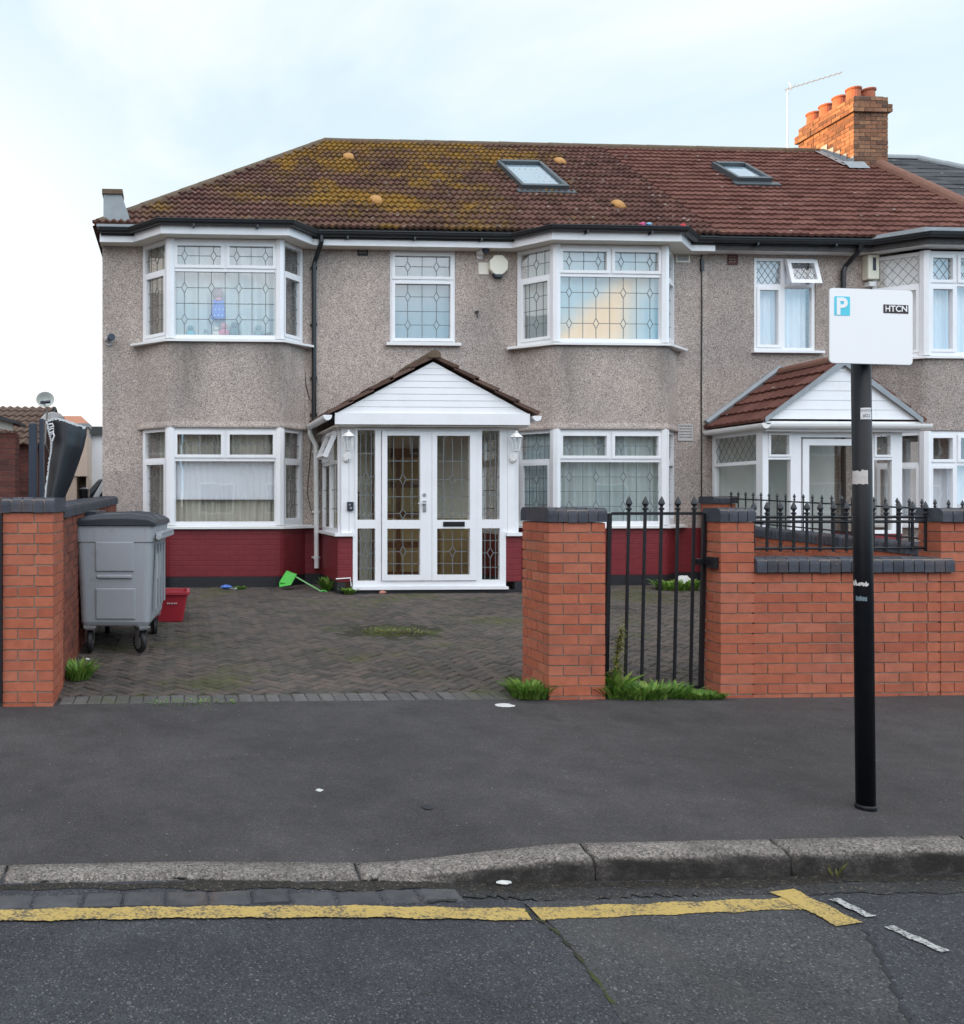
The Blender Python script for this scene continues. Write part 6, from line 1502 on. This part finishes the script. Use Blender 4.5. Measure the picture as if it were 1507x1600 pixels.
mb = MB(); mb.add([(xr_-3.5,y-.16,zf+.86),(xr_+.06,y-.16,VZ(28,664,y)),(xr_+.06,y+.5,VZ(28,664,y)),(xr_-3.5,y+.5,zf+.86),(xr_-3.5,y-.16,zf+.93),(xr_+.06,y-.16,VZ(28,659,y)),(xr_+.06,y+.5,VZ(28,659,y)),(xr_-3.5,y+.5,zf+.93)], [(3,2,1,0),(4,5,6,7),(0,1,5,4),(1,2,6,5),(2,3,7,6),(3,0,4,7)]); mb.build('roof', m_bitumen, t)
mb = MB(); mb.box(-6,xr_-.302,y+.2,y+.24,0,2.15); mb.build('garage_door', simple('blue_grey_door', (.10,.14,.16), .5), t)
# tiled outbuilding
y = 16.8; t = bld('outbuilding', 'low brick outbuilding with brown tiled roof behind the gate posts', 'outbuilding', (-5,19,0))
xg = UX(66,y); ze = VZ(40,692,y); zr_ = VZ(40,637,18.6)
mb = MB(); brick_box(mb, xg-.55, xg-.12, y, y+.3, 0, int(ze/.075)+1, 41); mb.box(-8,xg-.1,y+.3,y+4,0,ze); mb.box(xg-.30,xg-.06,y+.05,y+4,0,ze+.0); brick_box(mb, UX(24,y), UX(33,y), y, y+.3, 0, int(ze/.075), 42); mb.yz([(y+.05,ze),(y+3.9,ze),(18.6,zr_-.12)], xg-.28, xg-.06); mb.build('wall', [m_brick_dk, m_mortar_dk], t)
mb = MB(); tile_slope(mb, xg-5, xg-.02, (y-.15,ze-.05), (18.6,zr_), .30, .15, .035, tile=.30, seed=8); mb.build('roof', simple('old_brown_tile', (.12,.075,.055), .9, var=.45, scale=12), t, fix=False)
mb = MB(); mb.tube([(xg-.02,y-.2,ze-.08),(xg-.02,18.6,zr_-.02),(xg-.02,y+4,ze-.05)], .05, 6); mb.build('verge', m_bitumen, t)
# pale brick garage block
y = 23; t = bld('garage_block', 'pale brick garage block with buff band and dark doorway down the alley', 'garage', (-4,25,0))
xa_, xb_ = UX(62,y), UX(137,y); zt = VZ(120,668,y)
mb = MB(); mb.box(xa_,UX(120,y),y,y+.5,0,2.1); mb.box(UX(135,y),xb_,y,y+.5,0,2.1); mb.box(xa_-3,UX(120,y),y+.501,y+8,0,2.1); mb.box(UX(120,y),UX(135,y),y+.45,y+.5,0,2.1); mb.build('wall', simple('pale_brick_wall', (.46,.36,.29), .85, var=.15, scale=20), t)
mb = MB(); mb.box(xa_,xb_,y-.04,y+.5,2.1,zt); mb.box(xa_-3,UX(120,y),y+.501,y+8,2.1,zt); mb.build('band', simple('buff_band', (.55,.44,.36), .8), t)
mb = MB(); mb.box(xa_-.05,xb_+.05,y-.10,y+.55,zt,zt+.10); mb.box(xa_-3,UX(120,y),y+.551,y+8,zt,zt+.10); mb.build('roof', m_flash, t)
mb = MB(); mb.box(UX(121,y),UX(134,y),y+.42,y+.49,0,2.1); mb.build('doorway', simple('brown_doorway', (.10,.075,.05), .8, var=.4, scale=9), t)
# white shed with black fascia
y = 27; t = bld('white_shed', 'white walled flat roofed shed with black fascia against the house edge', 'shed', (-2.5,29,0))
xa_ = UX(134,y); mb = MB(); mb.box(xa_,xa_+5,y,y+6,0,VZ(145,680,y)); mb.build('wall', simple('white_render', (.72,.74,.76), .7, var=.05), t)
mb = MB(); mb.box(xa_-.1,xa_+5.1,y-.15,y+6,VZ(145,680,y)+.001,VZ(145,667,y)); mb.build('fascia', simple('dark_fascia', (.03,.035,.035), .6), t)
# far orange roof
y = 40; t = bld('house', 'distant house of which only the orange tiled roof shows over the torn panel', 'house', (-3,44,0))
xa_, xb_ = UX(80,y), UX(145,y); ze = VZ(110,668,y); zr_ = VZ(110,650,44)
mb = MB(); mb.box(xa_-2,xb_-.4,y+.3,y+8,0,ze); mb.build('wall', m_brick_pale, t)
mb = MB(); xm1, xm2 = xa_-1, UX(127,44); mb.add([(xa_-3,y,ze),(xb_,y,ze),(xb_,y+8,ze),(xa_-3,y+8,ze),(xm1,44,zr_),(xm2,44,zr_)], [(0,1,5,4),(1,2,5),(2,3,4,5),(3,0,4),(3,2,1,0)]); mb.build('roof', simple('orange_far_tile', (.34,.15,.09), .85, var=.2, scale=4), t)
# satellite dish
y = 15.5; x, z = UX(71,y), VZ(71,624,y); t = thing('satellite_dish', 'grey satellite dish on a thin mast above the brown tiled roof', 'dish', (x,y,z))
mb = MB(); mb.lathe([(.0,.055),(.06,.047),(.11,.025),(.15,0),(.152,.0),(.112,.031),(.06,.056),(.0,.066)], (0,0,0), 20, ax='y'); mb.warp(lambda a,b,c: (x+a*1.02, y+b, z+c*.88-b*.3)); mb.build('dish', simple('dish_grey', (.50,.55,.52), .5, var=.08), t, smooth=True)
mb = MB(); mb.tube([(x+.02,y+.06,z),(x+.02,y+.1,z-.15),(x-.02,y+.12,z-.75),(x-.02,y+.9,z-1.0)], .016, 6); mb.tube([(x,y+.05,z-.10),(x-.03,y-.14,z-.07)], .011, 6); mb.build('mast', m_galv, t)
mb = MB(); mb.tube([(x-.06,y-.16,z-.075),(x+.11,y-.14,z-.055)], .026, 8); mb.lathe([(.03,-.22),(.03,-.13)], (x-.01,y,z-.075), 8, ax='y'); mb.build('receiver', m_navy, t)
mb = MB(); y2 = 15.8; mb.lathe([(.22,0),(.20,.06),(.13,.13),(.02,.16)], (UX(83,y2),y2,VZ(83,656,y2)-.02), 14); mb.tube([(UX(83,y2),y2,0),(UX(83,y2),y2,VZ(83,656,y2))], .05, 8); mb.build('roof_cowl', m_ventgrey, label='pale domed vent cowl just under the satellite dish', cat='vent')
# white van nose and grey car
y = 19.5; t = thing('white_van', 'white van parked down the alley with dark windscreen and black mirror', 'van', (UX(160,y),y+1,0))
xn = UX(131,y); P = [(xn-.35,.35),(xn+4.6,.35),(xn+4.6,2.28),(xn+.75,2.24),(xn+.55,2.17),(xn+.12,1.42),(xn-.30,1.22),(xn-.38,.8)]
mb = MB(); mb.xz(P, y, y+1.8); mb.build('body', simple('white_car_paint', (.72,.74,.76), .3, var=.02), t, bevel=.05)
mb = MB(); mb.xz([(xn+.26,1.44),(xn+1.35,1.44),(xn+1.35,2.06),(xn+.62,2.06)], y-.006, y+.02); mb.xz([(xn+.085,1.45),(xn+.12,1.45),(xn+.53,2.12),(xn+.50,2.12)], y+.1, y+1.7); mb.build('window', simple('van_glass', (.02,.03,.035), .08), t)
mb = MB(); mb.lathe([(.03,-.13),(.10,-.10),(.11,.1),(.03,.14)], (xn+.02,y-.16,1.62), 10); mb.box(xn+.02,xn+.3,y-.14,y,1.5,1.55); mb.build('mirror', m_black, t)
mb = MB()
for xx in (xn+.45, xn+3.4): mb.lathe([(.2,-.02),(.33,0),(.33,.2),(.2,.22)], (xx,y,.33), 20, ax='y')
mb.build('wheel', m_rubber, t)
y = 24.2; t = thing('grey_car', 'dark grey car roof showing between the white van and the pale garage', 'car', (UX(160,y),y+1,0))
xn = UX(134,y); P = [(xn-.9,.3),(xn+3.2,.3),(xn+3.2,1.1),(xn+2.8,1.75),(xn+1.6,2.0),(xn+.35,1.98),(xn-.25,1.35),(xn-.95,1.05)]
P = [(a,.3+(b-.3)*1.05) for a,b in P]
mb = MB(); mb.xz(P, y, y+1.7); mb.build('body', simple('grey_car_paint', (.10,.115,.13), .3), t, bevel=.06)
mb = MB(); mb.xz([(xn-.05,1.45),(xn+2.5,1.45),(xn+1.6,1.95),(xn+.42,1.93)], y-.006, y+.02); mb.build('window', simple('car_glass', (.02,.025,.03), .08), t)
mb = MB()
for xx in (xn-.1, xn+2.5): mb.lathe([(.2,-.02),(.32,0),(.32,.2),(.2,.22)], (xx,y,.32), 20, ax='y')
mb.build('wheel', m_rubber, t)

# ------------------------------------------------------------------ the rest of the street: seen in the window glass, and a terrace added to block the low sun
def terrace(label, x0, x1, y0, y1, face, ridge_along_x, eh, rh, walls, seed):
    t = thing('terraced_house', label, 'house', ((x0+x1)/2,(y0+y1)/2,0), 'houses along the other sides of the street')
    mb = MB(); mb.box(x0,x1,y0,y1,-.2,eh); 
    if ridge_along_x: mb.yz([(y0,eh),(y1,eh),((y0+y1)/2,rh)], x0+.01, x1-.01)
    else: mb.xz([(x0,eh),(x1,eh),((x0+x1)/2,rh)], y0+.01, y1-.01)
    mb.build('wall', walls, t)
    mb = MB(); o = .35
    if ridge_along_x:
        ym = (y0+y1)/2; k = (rh-eh)/(ym-y0); mb.add([(x0,y0-o,eh-o*k+.08),(x1,y0-o,eh-o*k+.08),(x1,ym,rh+.08),(x0,ym,rh+.08),(x1,y1+o,eh-o*k+.08),(x0,y1+o,eh-o*k+.08)], [(0,1,2,3),(3,2,4,5)])
    else:
        xm = (x0+x1)/2; k = (rh-eh)/(xm-x0); mb.add([(x0-o,y0,eh-o*k+.08),(xm,y0,rh+.08),(xm,y1,rh+.08),(x0-o,y1,eh-o*k+.08),(x1+o,y0,eh-o*k+.08),(x1+o,y1,eh-o*k+.08)], [(0,1,2,3),(1,4,5,2)])
    mb.build('roof', m_slate2, t)
    if face == 'y':                                   # front towards +y (facing our houses)
        n = max(1, int((x1-x0)/3))
        for i in range(n):
            xx = x0+(x1-x0)*(i+.5)/n
            for z0, z1 in ((.9,2.3),(3.5,4.8)):
                mb = MB(); mb.box(xx-.8,xx+.8,y1-.03,y1+.06,z0,z1); f = mb.build('window', m_upvc_old, t)
                mb = MB(); mb.box(xx-.7,xx-.03,y1+.061,y1+.075,z0+.1,z1-.1); mb.box(xx+.03,xx+.7,y1+.061,y1+.075,z0+.1,z1-.1); mb.build('pane', m_darkglass, f)
    else:
        n = max(1, int((y1-y0)/4))
        for i in range(n):
            yy = y0+(y1-y0)*(i+.5)/n
            for z0, z1 in ((.9,2.3),(3.5,4.8)):
                mb = MB(); mb.box(x1-.03,x1+.06,yy-.8,yy+.8,z0,z1); f = mb.build('window', m_upvc_old, t)
                mb = MB(); mb.box(x1+.061,x1+.075,yy-.7,yy+.7,z0+.1,z1-.1); mb.build('pane', m_darkglass, f)
    return t
m_slate2 = simple('street_roof_tile', (.12,.07,.055), .9, var=.3, scale=3); m_darkglass = simple('dark_pane', (.03,.035,.04), .1)
m_sb = simple('street_brick', (.26,.13,.085), .9, var=.3, scale=3); m_sr = simple('street_render', (.42,.37,.31), .9, var=.1)
for i, (lb, wm) in enumerate((('brown brick terraced house across the road, seen only mirrored in the porch glass', m_sb), ('cream rendered terraced house across the road, seen only mirrored in window glass', m_sr), ('second brown brick house across the road beyond the cream one', m_sb), ('second cream rendered house across the road, farther along', m_sr), ('last brown brick house across the road, farthest along', m_sb))):
    terrace(lb, -9+9.2*i, .1+9.2*i, -23, -15, 'y', True, 5.0, 7.4, wm, i)
terrace('long brick side street terrace added out of view to block the low sun', -34, -26, -14, 34, 'x', False, 7.8, 11.4, m_sb, 5)  # unseen, added to keep the low sun off the street and roofs
